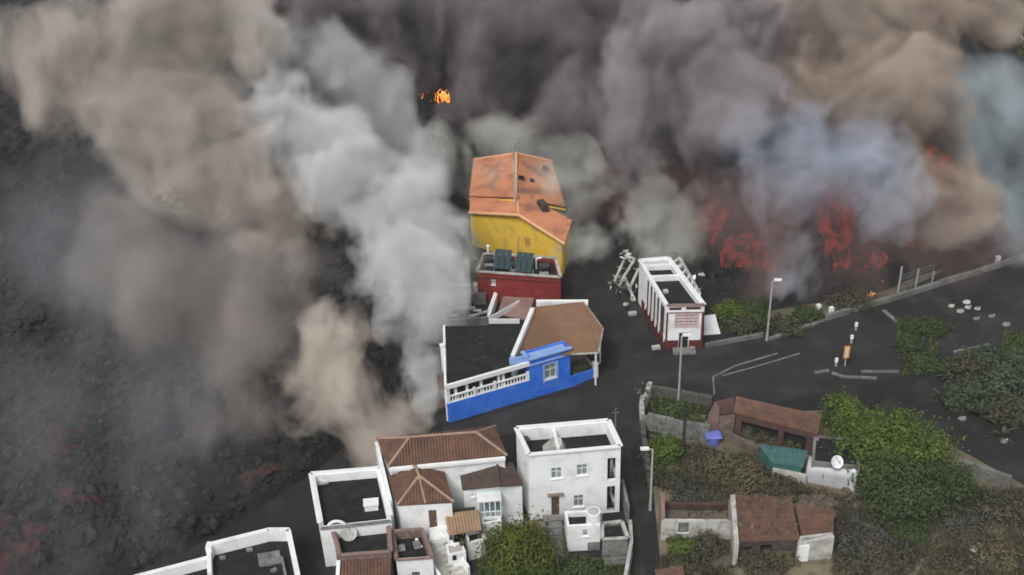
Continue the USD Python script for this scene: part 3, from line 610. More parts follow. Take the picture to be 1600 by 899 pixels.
# ------------------------------------------------------------------ blue house
def blue_house():
    A, B = G(702, 661), G(891, 605); d = (B - A) / np.linalg.norm(B - A); nn = np.array([-d[1], d[0], 0]); L = np.linalg.norm(B - A)
    zr = 4.5; t = thing('blue_house', 'bright blue street house with white balustraded porch and dark flat roof', 'house', lerp(A, B, .5))
    rb = [XY(694, 509, zr), XY(815, 508, zr)]                            # back of the flat roof
    sp = onwall(A, B, 828, 600)[0]                                       # where the porch ends
    zf = HT(A, 632)                                                     # terrace floor
    a2, b2 = A[:2], B[:2]
    # porch base
    M2 = A + d * sp
    obj('wall', facade(A, M2, 0, zf, zf, .3, A + nn * .3, M2 + nn * .3), M['blue'], t)
    back = 2.6
    obj('porch_floor', MB().prism([(A + nn * .3)[:2], (M2 + nn * .3)[:2], (M2 + nn * back)[:2], (A + nn * back)[:2]], zf - .25, zf - .03), M['concrete'], t)
    obj('porch_wall', MB().seg(A + nn * back, M2 + nn * back, .2, 0, zr - .2), M['brownwall'], t)
    obj('wall', MB().seg(A + nn * .32, np.array([*rb[0], 0]), .28, 0, zr - .1), M['plaster'], t)
    r0, r1 = [(A + nn * .12)[:2], (M2 + nn * .12)[:2]]
    roofp = [r0, r1, lerp(rb[1], r1, .0), rb[0]]
    obj('roof', MB().prism(inset(ccw([r0 + d[:2] * .1, r1, rb[1], rb[0]]), .1), zr - .18, zr), M['roof_ash'], t)
    obj('fascia', MB().seg(A - d * .15 + nn * .06, M2 - d * .01 + nn * .06, .3, zr - .36, zr + .1), M['trim_white'], t)
    obj('roof_edge', MB().seg(r0 + nn[:2] * .2, rb[0], .18, zr - .1, zr + .08), M['plaster'], t)
    # windows and doors at the back of the porch
    W0, W1 = A + nn * (back - .1), M2 + nn * (back - .1)
    for k, (x0, x1, m_) in enumerate(((.6, 1.7, 'dark'), (2.6, 3.6, 'dark'), (4.2, 4.7, 'purple_curtain'), (5.1, 5.6, 'purple_curtain'), (6.3, 9.0, 'dark'))):
        if x1 > sp: x1 = sp - .2
        obj('porch_window', wallbox(W0, W1, x0, x1, zf + .1, zr - .45, -.07, -.003), M[m_], t)
    for x in (1.0, 2.2, 3.7, 5.6, 6.1): obj('column', MB().box(at(A + d * x + nn * .35, (zf + zr - .36) / 2), (.24, .24, zr - .36 - zf - .004), math.atan2(d[1], d[0])), M['trim_white'], t)
    obj('column', MB().box(at(A + d * .16 + nn * .2, (zf + zr - .36) / 2), (.3, .3, zr - .37 - zf), math.atan2(d[1], d[0])), M['trim_white'], t)
    # balustrade
    zt = zf + .85
    bl = obj('balustrade', MB().seg(A + nn * .14 + d * .03, M2 + nn * .14 - d * .02, .2, zt - .12, zt).seg(A + nn * .14 + d * .03, M2 + nn * .14 - d * .02, .2, zf + .004, zf + .12), M['trim_white'], t)
    k = 0; x = .25
    while x < sp - .1:
        mb = MB(); c = A + d * x + nn * .14; prof = [(.12, .05), (.25, .085), (.4, .06), (.6, .04), (.73, .055)]
        for (h0, q0), (h1, q1) in zip(prof, prof[1:]): mb.bar(at(c, zf + h0), at(c, zf + h1), q0, 6, q1)
        obj('baluster', mb, M['trim_white'], bl); x += .33
    for x in (2.9, 5.1, sp - .15): obj('post', MB().box(at(A + d * x + nn * .14, zf + .5), (.26, .26, 1.06), math.atan2(d[1], d[0])), M['trim_white'], bl)
    # blue block
    zb = HT(B, 544); N = B + nn * 1.6; Q = M2 + nn * 1.6
    w = rect_on(M2, B, 851, 569, 869, 591)
    shell(t, [M2 + d * .01 - nn * .02, B - nn * .02, B + nn * 1.5, M2 + d * .01 + nn * 1.5], 0, zb, M['blue'], .25, {0: [w]})
    obj('roof', MB().prism([(M2 + d * .3 + nn * .3)[:2], (B - d * .3 + nn * .3)[:2], (B - d * .3 + nn * 1.2)[:2], (M2 + d * .3 + nn * 1.2)[:2]], zb - .25, zb - .1), M['blue_pale'], t)
    window(t, M2 + d * .01 - nn * .02, B - nn * .02, w)
    ws = obj('window_surround', wallbox(M2, B, w[0] - .22, w[1] + .2, w[2] - .3, w[2] - .12, -.05, -.022), M['blue_pale'], t)
    for (s0, s1, q0, q1) in ((w[0] - .22, w[0] - .004, w[2] - .12, w[3] + .2), (w[1] + .004, w[1] + .22, w[2] - .12, w[3] + .2), (w[0], w[1], w[3] + .004, w[3] + .2)): obj('window_surround', wallbox(M2, B, s0, s1, q0, q1, -.05, -.022), M['blue_pale'], t)
    obj('cornice', MB().seg(M2 - d * .1 - nn * .06, B + d * .12 - nn * .06, .42, zb + .003, zb + .14), M['blue_pale'], t)
    obj('cornice', MB().seg(M2 - d * .05 - nn * .06, B + d * .06 - nn * .06, .2, zb - .75, zb - .62), M['blue_pale'], t)
    obj('cornice', MB().seg(M2 - d * .1 + nn * .17, M2 - d * .1 + nn * 1.5, .4, zb + .003, zb + .14), M['blue_pale'], t)
    obj('parapet', MB().seg(XY(796, 566, zr + .3), M2[:2] + nn[:2] * .2 + d[:2] * -.05, .25, zr + .003, zr + .75), M['blue_pale'], t)
    # east yard wall
    E = G(930, 588); hE = 1.0
    obj('yard_wall', MB().seg(B + d * .02, E, .25, 0, hE + .3, hE), M['blue'], t)
    E2 = E + nn * 3.0; obj('yard_wall', MB().seg(E, E2, .25, 0, hE), M['plaster_old'], t)
    obj('gate_pier', MB().box(at(E, .8), (.5, .5, 1.6), .2).box(at(E, 1.68), (.62, .62, .14), .2), M['plaster'], t)
    # white side wall between flat roof and canopy, back wall
    p, q = XY(832, 481, 5.2), XY(801, 555, 5.2); obj('side_parapet', MB().seg(p, q, .42, 0, 5.2), M['plaster'], t)
    p, q = XY(838, 470, 4.6), XY(919, 470, 4.6); obj('back_wall', MB().seg(p, q, .45, 0, 4.6), M['plaster'], t)
    obj('back_wall', MB().seg(q + [-.3, -.25], XY(914, 484, 4.6), .5, 0, 4.55), M['plaster'], t)
    # tan canopy roof over the terrace
    zc = 4.55; C = [G(832, 480, zc), G(912, 477, zc), G(942, 513, zc - .25), G(935, 551, zc - .5), G(897, 556, zc - .5), G(803, 557, zc - .1)]
    fold = G(905, 476, zc + .05)
    C[1] = C[1] + [0, 0, .45]; C[4] = G(893, 553, zc - .05)
    tiled(t, [C[0], C[5], C[4], C[1]], 'canopy_tan', name='canopy_roof'); tiled(t, [C[1], C[4], C[3]], 'canopy_tan', name='canopy_roof'); tiled(t, [C[1], C[3], C[2]], 'canopy_tan', name='canopy_roof')
    for a_, b_ in ((C[1], C[2]), (C[2], C[3]), (C[3], C[4])): obj('gutter', MB().bar(lerp(a_, b_, .01) - [0, 0, .06], lerp(a_, b_, .99) - [0, 0, .06], .11), M['plaster_old'], t)
    for x in (C[2], C[3]): obj('post', MB().bar(at(lerp(x, C[5], .03), 0), at(lerp(x, C[5], .03), x[2] - .15), .1), M['trim_white'], t)
    iw = G(899, 560, 3.0); obj('terrace_wall', MB().seg(B + nn * 2.2 - d * .1, B + nn * 2.2 + d * 2.9, .2, 0, 3.6), M['brownwall'], t)
    obj('terrace_wall', MB().seg(B + nn * 2.2 - d * 7, B + nn * 7.5 - d * 7, .2, 0, 4.2), M['dim'], t)
    for s_, lab, m_ in ((.9, 'grey-green potted shrub under the tan canopy, near the blue wall', 'leaf_grey'), (1.9, 'potted shrub under the tan canopy, near the gate pier', 'leaf_dry')):
        c = B + d * s_ + nn * .9; plant_pot(c, lab, m_)
def plant_pot(c, lab, m_):
    k = thing('potted_shrub', lab, 'potted plant', c); obj('pot', MB().bar(c, c + [0, 0, .55], .28, 12, .38), M['terracotta'], k)
    obj('leaves', leaves(c + [0, 0, 1.15], (.6, .5, .75), 40, 12, .16, int(abs(c[0] * 100))), M[m_], k)

# ------------------------------------------------------------------ foliage
def leaves(c, rad, nclump, nleaf, size, seed, shell_=.42, flat=.0):
    r = np.random.RandomState(seed); c = np.asarray(c, float); rad = np.asarray(rad, float)
    dirs = r.normal(size=(nclump, 3)); dirs /= np.linalg.norm(dirs, axis=1, keepdims=True)
    rr = shell_ + (1 - shell_) * r.rand(nclump, 1) ** .7; lump = .52 + .98 * meshkit.noise(dirs * 2.2 + seed, seed)[:, None]
    cc = dirs * rr * lump
    cl = c + cc * rad; cs = (.14 + .16 * r.rand(nclump, 1)) * rad.mean()
    P = np.repeat(cl, nleaf, 0) + r.normal(size=(nclump * nleaf, 3)) * np.repeat(cs, nleaf, 0) * [.8, .8, .6]
    n = r.normal(size=P.shape) + (P - c) / rad * 1.2 + [0, 0, .8]; n /= np.linalg.norm(n, axis=1, keepdims=True)
    a = np.cross(n, r.normal(size=P.shape)); a /= np.linalg.norm(a, axis=1, keepdims=True); b = np.cross(n, a)
    s = size * (.6 + .8 * r.rand(len(P), 1)); w = s * .42
    V = np.stack([P - a * s, P + b * w - n * s * .1, P + a * s, P - b * w - n * s * .1], 1).reshape(-1, 3); V[:, 2] = np.maximum(V[:, 2], .02)
    i = np.arange(len(P))[:, None] * 4; Fc = np.vstack([i + [0, 1, 2], i + [0, 2, 3]])
    return V, Fc
def tree(name, label, cat, c, h, rad, m_, seed, nclump=220, nleaf=26, size=.2, group=None, under=None):
    t = thing(name, label, cat, c, group); r = random.Random(seed); tr = MB(); top = np.asarray(c) + [0, 0, h - rad[2] * .5]
    mid = lerp(c, top, .5) + [r.uniform(-.3, .3), r.uniform(-.3, .3), 0]; tr.bar(c, mid, .2 + h * .018, 9, .16 + h * .01).bar(mid, top, .16 + h * .01, 9, .07); 
    obj('trunk', tr, M['bark'], t)
    cc = np.asarray(c) + [0, 0, h - rad[2]]
    for k in range(6):
        th = k * 1.05 + r.random(); e = cc + np.array([math.cos(th) * rad[0] * .75, math.sin(th) * rad[1] * .75, rad[2] * r.uniform(-.2, .5)]); s_ = lerp(mid, top, r.uniform(0, .7)); obj('limb', MB().bar(s_, e, .1, 6, .03), M['bark'], t)
    obj('crown', leaves(cc, rad, nclump, nleaf, size, seed), M[m_], t)
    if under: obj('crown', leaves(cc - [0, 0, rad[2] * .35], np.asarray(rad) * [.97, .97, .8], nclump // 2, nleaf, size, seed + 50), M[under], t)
def bush(label, u, v, ru, rv, m_, seed, n=90, size=.17, name='bush', cat='bush', group=None, z=None):
    g = G(u, v + rv * .55); s = depth_of(g) / F; rad = np.array([ru * s, ru * s * .8, max(.35, rv * s * .95)]); k = max(.5, rad.mean() / 1.2)
    t = thing(name, label, cat, g, group); obj('leaves', leaves(g + [0, 0, rad[2] * .75], rad, int(n * k), 20, size, seed), M[m_], t)
    st = MB(); r = random.Random(seed)
    for j in range(5): st.bar(g, g + [r.uniform(-.5, .5) * rad[0], r.uniform(-.5, .5) * rad[1], rad[2] * 1.2], .05, 5, .02)
    obj('stem', st, M['bark'], t)
blue_house()

# ------------------------------------------------------------------ red building, yellow house and neighbours
def red_building():
    zt = 3.9; FL, FR, BR, BL = XY(745, 425, zt), XY(876, 434, zt), XY(868, 404, zt), XY(757, 397, zt)
    t = thing('red_building', 'red-walled flat-roofed building with white-edged roof behind the blue house', 'building', at((FL + BR) / 2, 0))
    w = rect_on(FL, FR, 768, 436, 774, 445)
    ins, _ = shell(t, [FL, FR, BR, BL], 0, zt, M['red'], .3, {0: [w]}); obj('roof', MB().prism(inset(ins, .01), 3.3, 3.5), M['roof_ash'], t); window(t, FL, FR, w, muntin=1)
    for i, (p, q) in enumerate(((FL, FR), (FR, BR), (BR, BL), (BL, FL))): obj('coping', MB().seg(lerp(p, q, .003), lerp(p, q, .997), .34, zt + .003, zt + .14), M['plaster_old'], t)
    obj('band', wallbox(FL, FR, .05, np.linalg.norm(FR - FL) - .05, zt - .75, zt - .6, -.06, -.003), M['maroon'], t)
    # red front yard wall and white gate pieces, ash-dusted steps
    p, q = G(776, 470), G(764, 492); obj('stair_wall', MB().seg(p, q, .3, 0, 1.4, .6), M['trim_white'], t)
    obj('yard_ramp', MB().loft(np.array([G(778, 492), G(824, 502), G(838, 470), G(790, 466)]) - [0, 0, .2], np.array([G(778, 492) + [0, 0, .15], G(824, 502) + [0, 0, .15], G(838, 470) + [0, 0, 1.2], G(790, 466) + [0, 0, 1.2]])), M['pinkwall'], t)
    ra = MB().seg(G(764, 507), G(812, 480), .12, .2, .9).seg(G(764, 508), G(812, 508), .12, .2, .8)
    obj('handrail', ra, M['plaster'], t)
    c = G(748, 466); obj('gate_pier', MB().box(at(c, .9), (1.0, .6, 1.8), .1).box(at(c, 1.88), (1.15, .75, .15), .1), M['plaster'], t)
    for k, (u, v, lab) in enumerate(((785, 411, 'left slanted solar panel rack on the red building roof'), (819, 416, 'right slanted solar panel rack on the red building roof'))):
        c = G(u, v - 6, 5.0); s = thing('solar_panel', lab, 'solar panel', at(c, 3.5)); yaw = -.25
        for j in range(3):
            dx = (j - 1) * .66; o = np.array([math.cos(yaw) * dx, math.sin(yaw) * dx, 0]); obj('panel', MB().box(c + o, (.6, 2.3, .07), yaw, .75), M['panel'], s)
        fr = MB(); 
        for sx in (-1, 1):
            o = np.array([math.cos(yaw) * sx, math.sin(yaw) * sx, 0]); fr.bar(at(c + o + [0, -.7, 0], 3.5), c + o + [0, -.7, -.5], .04).bar(at(c + o + [0, .75, 0], 3.5), c + o + [0, .75, .45], .04)
        fr.bar(c + [-1, .85, .52], c + [1, .85, .52], .05); obj('stand', fr, M['metal'], s)
    for u, v, lab in ((763, 408, 'dark water tank at the left end of the red building roof'), (801, 417, 'dark water tank between the two solar panel racks'), (850, 421, 'dark water tank at the right end of the red building roof')):
        c = G(u, v - 3, 4.3); s = thing('roof_tank', lab, 'tank', at(c, 3.5)); obj('body', MB().bar(c + [-.55, 0, .1], c + [.55, .1, .1], .42, 14), M['metal_dark'], s, smooth=40); obj('cradle', MB().box(at(c, 3.58), (1.0, .5, .16)), M['metal'], s)
    c = G(838, 421, 3.5); s = thing('vent_pipe', 'white vent pipe with elbow on the red building roof', 'pipe', c); obj('pipe', MB().bar(c, c + [0, 0, 1.4], .1).bar(c + [0, 0, 1.4], c + [.6, 0, 1.5], .1), M['plaster'], s)
    p = G(763, 400, 3.5); s = thing('vent_pipe', 'white stubby chimney pipe at the back left of the red building roof', 'pipe', p); obj('pipe', MB().bar(p, p + [0, 0, 1.3], .16), M['plaster'], s); obj('cowl', MB().bar(p + [0, 0, 1.303], p + [0, 0, 1.5], .24, 8, .1), M['plaster'], s)
red_building()
def yellow_house():
    ze, za = 4.6, 6.7
    L, A, R = G(733, 333, ze), G(811, 337, za), G(882, 382, ze)
    Lb, Ab, Rb = G(737, 296, ze), G(807, 301, za), G(894, 345, ze)
    t = thing('yellow_house', 'yellow gabled house with bright orange tile roof half wrapped in smoke', 'house', at((L + R) / 2, 0))
    d = (R - L) / np.linalg.norm(R - L); i_ = np.array([0, 1.0, 0]) * .3
    Li, Ri = L + d * .35 + i_, R - d * .35 + i_
    pts = np.array([at(Li, 0), at(Ri, 0), at(Ri, ze - .25), at(lerp(L, R, .52) + i_, za - .3), at(Li, ze - .25)])
    obj('wall', MB().loft(pts + [0, .35, 0], pts), M['yellow'], t)
    obj('wall', MB().seg(Ri + [0, .36, 0], Rb - d * .35, .35, 0, ze - .35), M['yellow'], t); obj('wall', MB().seg(Li + [0, .36, 0], Lb + d * .35, .35, 0, ze - .35), M['yellow'], t)
    tiled(t, [L, A, Ab, Lb], 'terracotta_orange', .3); tiled(t, [A, R, Rb, Ab], 'terracotta_orange', .3)
    ridge(t, [L, A, R], 'ridge_orange', .2); ridge(t, [A, Ab], 'ridge_orange', .16)
    for s_, z0, z1, sw in ((.60, 2.6, 3.7, .8),):
        c = lerp(Li, Ri, s_); a_, b_ = Li, Ri; Lw = np.linalg.norm(Ri - Li)
        r_ = (s_ * Lw, s_ * Lw + sw, z0, z1); obj('window', wallbox(a_, b_, *r_, -.04, -.003), M['faded_wood'], t)
    obj('downpipe', MB().bar(at(lerp(Li, Ri, .50) + [0, -.1, 0], 0), at(lerp(Li, Ri, .53) + [0, -.1, 0], 3.6), .09), M['ridge_orange'], t)
    obj('chimney', MB().box(G(848, 322, 6.3), (.8, 1.6, 1.0), .4), M['dim'], t)
    # rear orange roofed house
    ze, za = 5.0, 7.2
    A2, B2 = G(806, 308, za), G(807, 240, za); L2, L3 = G(733, 306, ze), G(740, 250, ze); R2, R3 = G(884, 322, ze), G(862, 252, ze)
    h = thing('orange_roof_house', 'house with orange brown roof and dark roof openings behind the yellow house', 'house', at((L2 + R3) / 2, 0))
    cc = (L2 + R3 + L3 + R2) / 4; shell(h, [lerp(x, cc, .06)[:2] for x in (L2, R2, R3, L3)], 0, ze - .35, M['yellow'], .3)
    tiled(h, [L2, A2, B2, L3], 'terracotta_orange', .3); tiled(h, [A2, R2, R3, B2], 'terracotta_orange', .3); ridge(h, [A2, B2], 'ridge_orange', .2); ridge(h, [L3, B2], 'ridge_orange', .15); ridge(h, [B2, R3], 'ridge_orange', .12)
    for p_ in ([L2, A2, R2], [L3, B2, R3]): obj('gable', MB().slab([p_[0] * [1, 1, 1] - [0, 0, .4], p_[2] - [0, 0, .4], p_[1] - [0, 0, .35]], .2), M['yellow'], h)
    n = np.cross(R2 - A2, B2 - A2); n /= np.linalg.norm(n); n = n if n[2] > 0 else -n
    for (u, v, sx, sy) in ((814, 279, .6, .6), (831, 283, .5, .4), (852, 263, .8, .5)):
        r_ = ray(u, v); tt = ((A2 - C0) @ n) / (r_ @ n); c = C0 + r_ * tt; obj('skylight', MB().box(c + n * .1, (sx, sy, .32), 0, 0, .25), M['dark'], h)
yellow_house()
def side_buildings():
    zt = 3.2; q = [XY(697, 448, zt), XY(735, 446, zt), XY(732, 405, zt), XY(694, 406, zt)]
    t = thing('pale_shed', 'pale greenish white flat building left of the red one, half in smoke', 'building', at(np.mean(q, 0), 0)); ins, _ = shell(t, q, 0, zt, M['plaster_old'], .3); obj('roof', MB().prism(inset(ins, .01), 2.7, 2.95), M['plaster_old'], t)
    obj('coping', MB().seg(q[0], q[1], .4, zt + .003, zt + .1), M['trim_white'], t)
    # yard with bits
    r = random.Random(4)
    for k, (u, v) in enumerate(((704, 494), (714, 489), (724, 492), (735, 490), (746, 494), (757, 499), (709, 504), (741, 503))):
        c = G(u, v); s = thing('yard_table', 'pale bench among the clutter in the dark yard left of the red building', 'bench', c, 'white benches in the dark yard'); z = .7 + r.uniform(0, .25)
        obj('top', MB().box(at(c, z), (r.uniform(.9, 1.4), .4, .12), r.uniform(-.2, .5)), M['plaster_old'], s); obj('leg', MB().box(at(c + [-.3, 0, 0], z / 2 - .04), (.1, .3, z - .14)), M['metal_dark'], s); obj('leg', MB().box(at(c + [.3, 0, 0], z / 2 - .04), (.1, .3, z - .14)), M['metal_dark'], s)
    for (a, b, h, lab) in (((698, 478), (760, 474), 1.4, 'grey rear wall of the dark yard by the red building'), ((696, 512), (764, 507), 1.0, 'low grey front wall of the dark yard by the red building'), ((764, 507), (776, 472), 1.2, 'white side wall of the dark yard by the red building')):
        obj('yard_wall', MB().seg(G(*a), G(*b), .3, 0, h), M['concrete'] if h != 1.2 else M['plaster'], label=lab, cat='wall')
    p, q = G(690, 545), G(700, 605); c = G(691, 541, 4.7); obj('yard_post', MB().box(at(c, 2.35), (.4, .4, 4.7), .2).box(at(c, 4.8), (.5, .5, .2), .2), M['plaster'], label='white corner post at the smoky end of the blue house roof', cat='post')
side_buildings()

# ------------------------------------------------------------------ chapel
def chapel():
    zt = 5.5; FL, FR, BR, BL = XY(1042, 478, zt), XY(1101, 477, zt), XY(1045, 403, zt), XY(999, 407, zt)
    t = thing('chapel', 'small white chapel with maroon base, pilastered side and lettered front', 'chapel', at((FL + BR) / 2, 0))
    a, b = FL, FR; L = np.linalg.norm(b - a)
    dr = rect_on(a, b, 1060, 520, 1076, 545); dr = (dr[0], dr[1], 0.02, dr[3])
    w1, w2 = rect_on(a, b, 1046, 481, 1065, 486), rect_on(a, b, 1072, 480, 1095, 485)
    Ls = np.linalg.norm(FL - BL)
    sw = [(x, x + 1.15, 1.3, 4.7) for x in np.linspace(Ls * .33, Ls - 1.75, 5)]
    ins, _ = shell(t, [FL, FR, BR, BL], 0, zt, M['plaster'], .3, {0: [dr, w1, w2]})
    for q in sw: obj('side_panel', wallbox(BL, FL, q[0] - .1, q[1] + .05, 1.3, 4.8, -.012, -.004), M['rust_brown'] if q is sw[0] else M['dim'], t)
    obj('roof', MB().prism(inset(ins, .01), 4.6, 4.8), M['roof_ash'], t)
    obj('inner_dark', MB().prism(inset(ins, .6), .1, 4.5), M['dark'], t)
    for k, (p, q) in enumerate(((FL, FR), (FR, BR), (BR, BL), (BL, FL))): obj('coping', MB().seg(lerp(p, q, .003), lerp(p, q, .997), .36, zt + .003, zt + .12), M['trim_white'] if k != 0 else M['pinkwall'], t)
    # maroon plinth
    obj('plinth', wallbox(a, b, .0, dr[0] - .02, 0, 1.1, -.08, -.004), M['maroon'], t); obj('plinth', wallbox(a, b, dr[1] + .02, L, 0, 1.1, -.08, -.004), M['maroon'], t)
    obj('plinth', wallbox(BL, FL, 1.5, Ls, 0, 1.25, -.1, -.004), M['maroon'], t)
    obj('band', wallbox(a, b, 0, L, zt - .95, zt - .82, -.07, -.004), M['pinkwall'], t); obj('corner_strip', wallbox(a, b, L - .22, L, 1.104, zt - .96, -.06, -.004), M['maroon'], t); obj('corner_strip', wallbox(a, b, 0, .18, 1.104, zt - .96, -.06, -.004), M['maroon'], t)
    for w in (w1, w2): obj('high_window', wallbox(a, b, *w, .12, .16), M['maroon'], t)
    door(t, a, b, dr, 'dark')
    # side pilasters (sloping buttresses)
    for x in np.append(np.linspace(Ls * .33, Ls - 1.75, 5) - .38, Ls - .34):
        d = (FL - BL) / Ls; nn = np.array([d[1], -d[0]]); p = BL + d * x
        pl = MB(); q0 = [p, p + d * .3, p + d * .3 + nn * .16, p + nn * .16]; q1 = [p, p + d * .3, p + d * .3 + nn * .1, p + nn * .1]
        pl.loft(np.array([[*(k + nn * .004), .9] for k in q0][::-1]), np.array([[*(k + nn * .004), zt - .3] for k in q1][::-1])); obj('pilaster', pl, M['plaster'], t)
        pl = MB(); q0 = [p - d * .04, p + d * .34, p + d * .34 + nn * .2, p - d * .04 + nn * .2]; pl.prism(q0, 0, .896); obj('pilaster_base', pl, M['maroon'], t)
    # sign lettering: the photo shows only unreadable lines of pinkish marks, so flat bands
    s = rect_on(a, b, 1054, 490, 1092, 512)
    sg = obj('sign_panel', wallbox(a, b, s[0], s[1], s[2], s[3], -.04, -.004), M['pink_sign'], t)
    r = random.Random(3)
    for k in range(4):
        z = s[3] - .15 - k * (s[3] - s[2] - .2) / 4; x = s[0] + .08
        while x < s[1] - .3:
            w_ = r.uniform(.12, .4); obj('lettering', wallbox(a, b, x, min(x + w_, s[1] - .05), z - .1, z, -.055, -.042), M['pinkwall'] if k % 2 else M['maroon'], sg); x += w_ + .12
    # roof crossbars
    for (u0, v0, u1, v1) in ((1016, 432, 1063, 430), (1005, 415, 1052, 413)):
        obj('roof_beam', MB().seg(XY(u0, v0, 5.4), XY(u1, v1, 5.4), .35, 4.803, 5.42), M['plaster'], t)
    c = G(1040, 456, 4.9); obj('roof_vent', MB().box(c, (.5, .5, .35), .2), M['plaster_old'], t)
    # right hand lean-to with bare grey frame
    fr = [XY(1102, 476, 3.4), XY(1108, 458, 3.4), XY(1070, 405, 3.4), XY(1048, 402, 3.4)]
    s = thing('broken_frame', 'broken white roof frame along the right side of the chapel', 'frame', at(fr[1], 0))
    p0, p1 = G(1093, 458, 4.4), G(1062, 403, 4.4)
    obj('beam', MB().bar(p0, p1, .2, 6), M['plaster_old'], s); 
    for k in range(7):
        x = lerp(p0, p1, k / 6); y_ = lerp(at(FR, 5.0), at(BR, 5.0), .12 + k / 6 * .82); obj('rafter', MB().bar(x, y_, .13, 6), M['plaster'], s); obj('post', MB().bar(at(x, 0), x, .12, 6), M['plaster_old'], s)
    rr = random.Random(9)
    for k in range(9):
        x = lerp(p0, p1, rr.random()) + [rr.uniform(-.4, 1.6), rr.uniform(-.5, .5), rr.uniform(-1, .2)]; obj('sheet', MB().shard(x, (rr.uniform(.7, 1.9), rr.uniform(.4, 1.1), .08), k + 5), M[['plaster', 'plaster_old', 'concrete'][k % 3]], s)
    # wreck on the left
    s = thing('wrecked_porch', 'wrecked pale metal porch left of the chapel, its back corner', 'wreck', G(985, 470))
    for (a0, b0, z0, z1) in (((992, 405), (970, 440), 3.6, 2.2), ((992, 405), (978, 400), 3.8, 3.6), ((978, 400), (960, 440), 3.0, 1.2), ((998, 420), (984, 450), 3.4, 2.0), ((975, 430), (992, 470), 1.6, .6)):
        obj('beam', MB().bar(G(*a0, z0), G(*b0, z1), .17, 6), M['plaster_old'], s)
    for k in range(44):
        u, v = rr.gauss(976, 10), rr.gauss(450, 19); c = G(u, v, rr.uniform(.15, 1.5)); obj('sheet', MB().shard(c, (rr.uniform(.4, 1.5), rr.uniform(.3, .9), .09), 100 + k), M[['plaster', 'plaster_old', 'concrete', 'dim'][k % 4]], s)
    for k in range(9):
        u, v = rr.gauss(982, 6), rr.gauss(402, 6); c = G(u, v, rr.uniform(3, 4)); obj('sheet', MB().shard(c, (1.0, .7, .1), 200 + k), M[['plaster', 'plaster_old'][k % 2]], s)
    # white gable fragment to the right of the front
    q = np.array([G(1100, 524), G(1126, 522), G(1117, 505, 1.0), G(1102, 505, 1.0)]); q[2], q[3] = at(q[1] + [-.55, 1.0, 0], 1.9), at(q[0] + [.1, 1.0, 0], 1.9)
    obj('gable_fragment', MB().loft(q + [0, .12, -.05], q), M['plaster'], label='pale sloping wall fragment at the right of the chapel front', cat='wall')
    obj('doorstep', MB().box(at(lerp(a, b, .5) + [0, -.6], .12), (2.4, 1.1, .24)), M['concrete'], label='grey doorstep before the chapel front', cat='step')
    for u, v, lab in ((1025, 545, 'pale slab on the ground left of the chapel front'), (1082, 546, 'small pale block right of the chapel doorstep'), (988, 492, 'small white block lying in the ash left of the chapel')):
        c = G(u, v); obj('fallen_block', MB().box(at(c, .17), (.9 if u < 1050 else .45, .45, .34), .2), M['plaster_old'], label=lab, cat='block')
    t2 = MB().seg(G(1102, 543), G(1192, 526), .3, 0, .5); obj('low_wall', t2, M['kerb'], label='low pale wall running right from the chapel front', cat='wall')
chapel()

# ------------------------------------------------------------------ lamps and poles
def lamp(label, b, tu, tv, arm, split=False, group=None):
    p = G(*b); h = HT(p, tv); t = thing('street_lamp', label, 'street lamp', p, group)
    obj('base', MB().bar(p, p + [0, 0, .9], .17, 10, .14), M['metal'], t); obj('pole', MB().bar(p + [0, 0, .9], p + [0, 0, h - .1], .115, 10, .09), M['metal'], t)
    e = p + [arm, 0, h]; obj('arm', MB().bar(p + [0, 0, h - .12], e, .06, 8), M['metal'], t)
    hd = obj('lamp_head', MB().box(e + [math.copysign(.2, arm), 0, .02], (.75, .34, .16)), M['lamp_glass'], t); obj('lens', MB().box(e + [math.copysign(.25, arm), 0, -.09], (.5, .24, .05)), M['lamp_glass'], hd)
lamp('tall grey street lamp standing in front of the chapel door', (1060, 626), 1068, 524, .25)
lamp('street lamp with white head beside the wall right of the chapel', (1198, 532), 1210, 438, .35)
lamp('pale street lamp on the lane beside the white house, arm to the left', (1016, 797), 1018, 701, -.5)
p = G(1067, 712); t = thing('black_post', 'black wooden post inside the ruined enclosure', 'post', p); obj('pole', MB().bar(p, at(p, HT(p, 640)), .17, 8, .13), M['metal_dark'], t); obj('cap', MB().bar(at(p, HT(p, 640) + .003), at(p, HT(p, 640) + .12), .2, 8), M['metal_dark'], t)
p = G(961, 692); t = thing('thin_pole', 'thin dark pole behind the right corner of the white house roof', 'pole', p); obj('pole', MB().bar(p, at(p, HT(p, 638)), .07, 7), M['concrete'], t); obj('cross_arm', MB().bar(at(p, HT(p, 645)) + [-.35, 0, 0], at(p, HT(p, 645)) + [.35, 0, 0], .04, 6), M['concrete'], t)
p = GY(804, 303, 128); t = thing('utility_pole', 'pale utility pole rising over the orange roof', 'pole', at(p, 0)); h = HT(p, 215); obj('pole', MB().bar(at(p, 0), at(p, h), .14, 8, .1), M['plaster_old'], t); obj('cross_arm', MB().bar(at(p, h - .6) + [-.6, 0, 0], at(p, h - .6) + [.6, 0, 0], .07, 6), M['plaster_old'], t)
for k in range(3): obj('insulator', MB().bar(at(p, h - .55) + [-.5 + .5 * k, 0, 0], at(p, h - .25) + [-.5 + .5 * k, 0, 0], .06, 6), M['tank_white'], t)

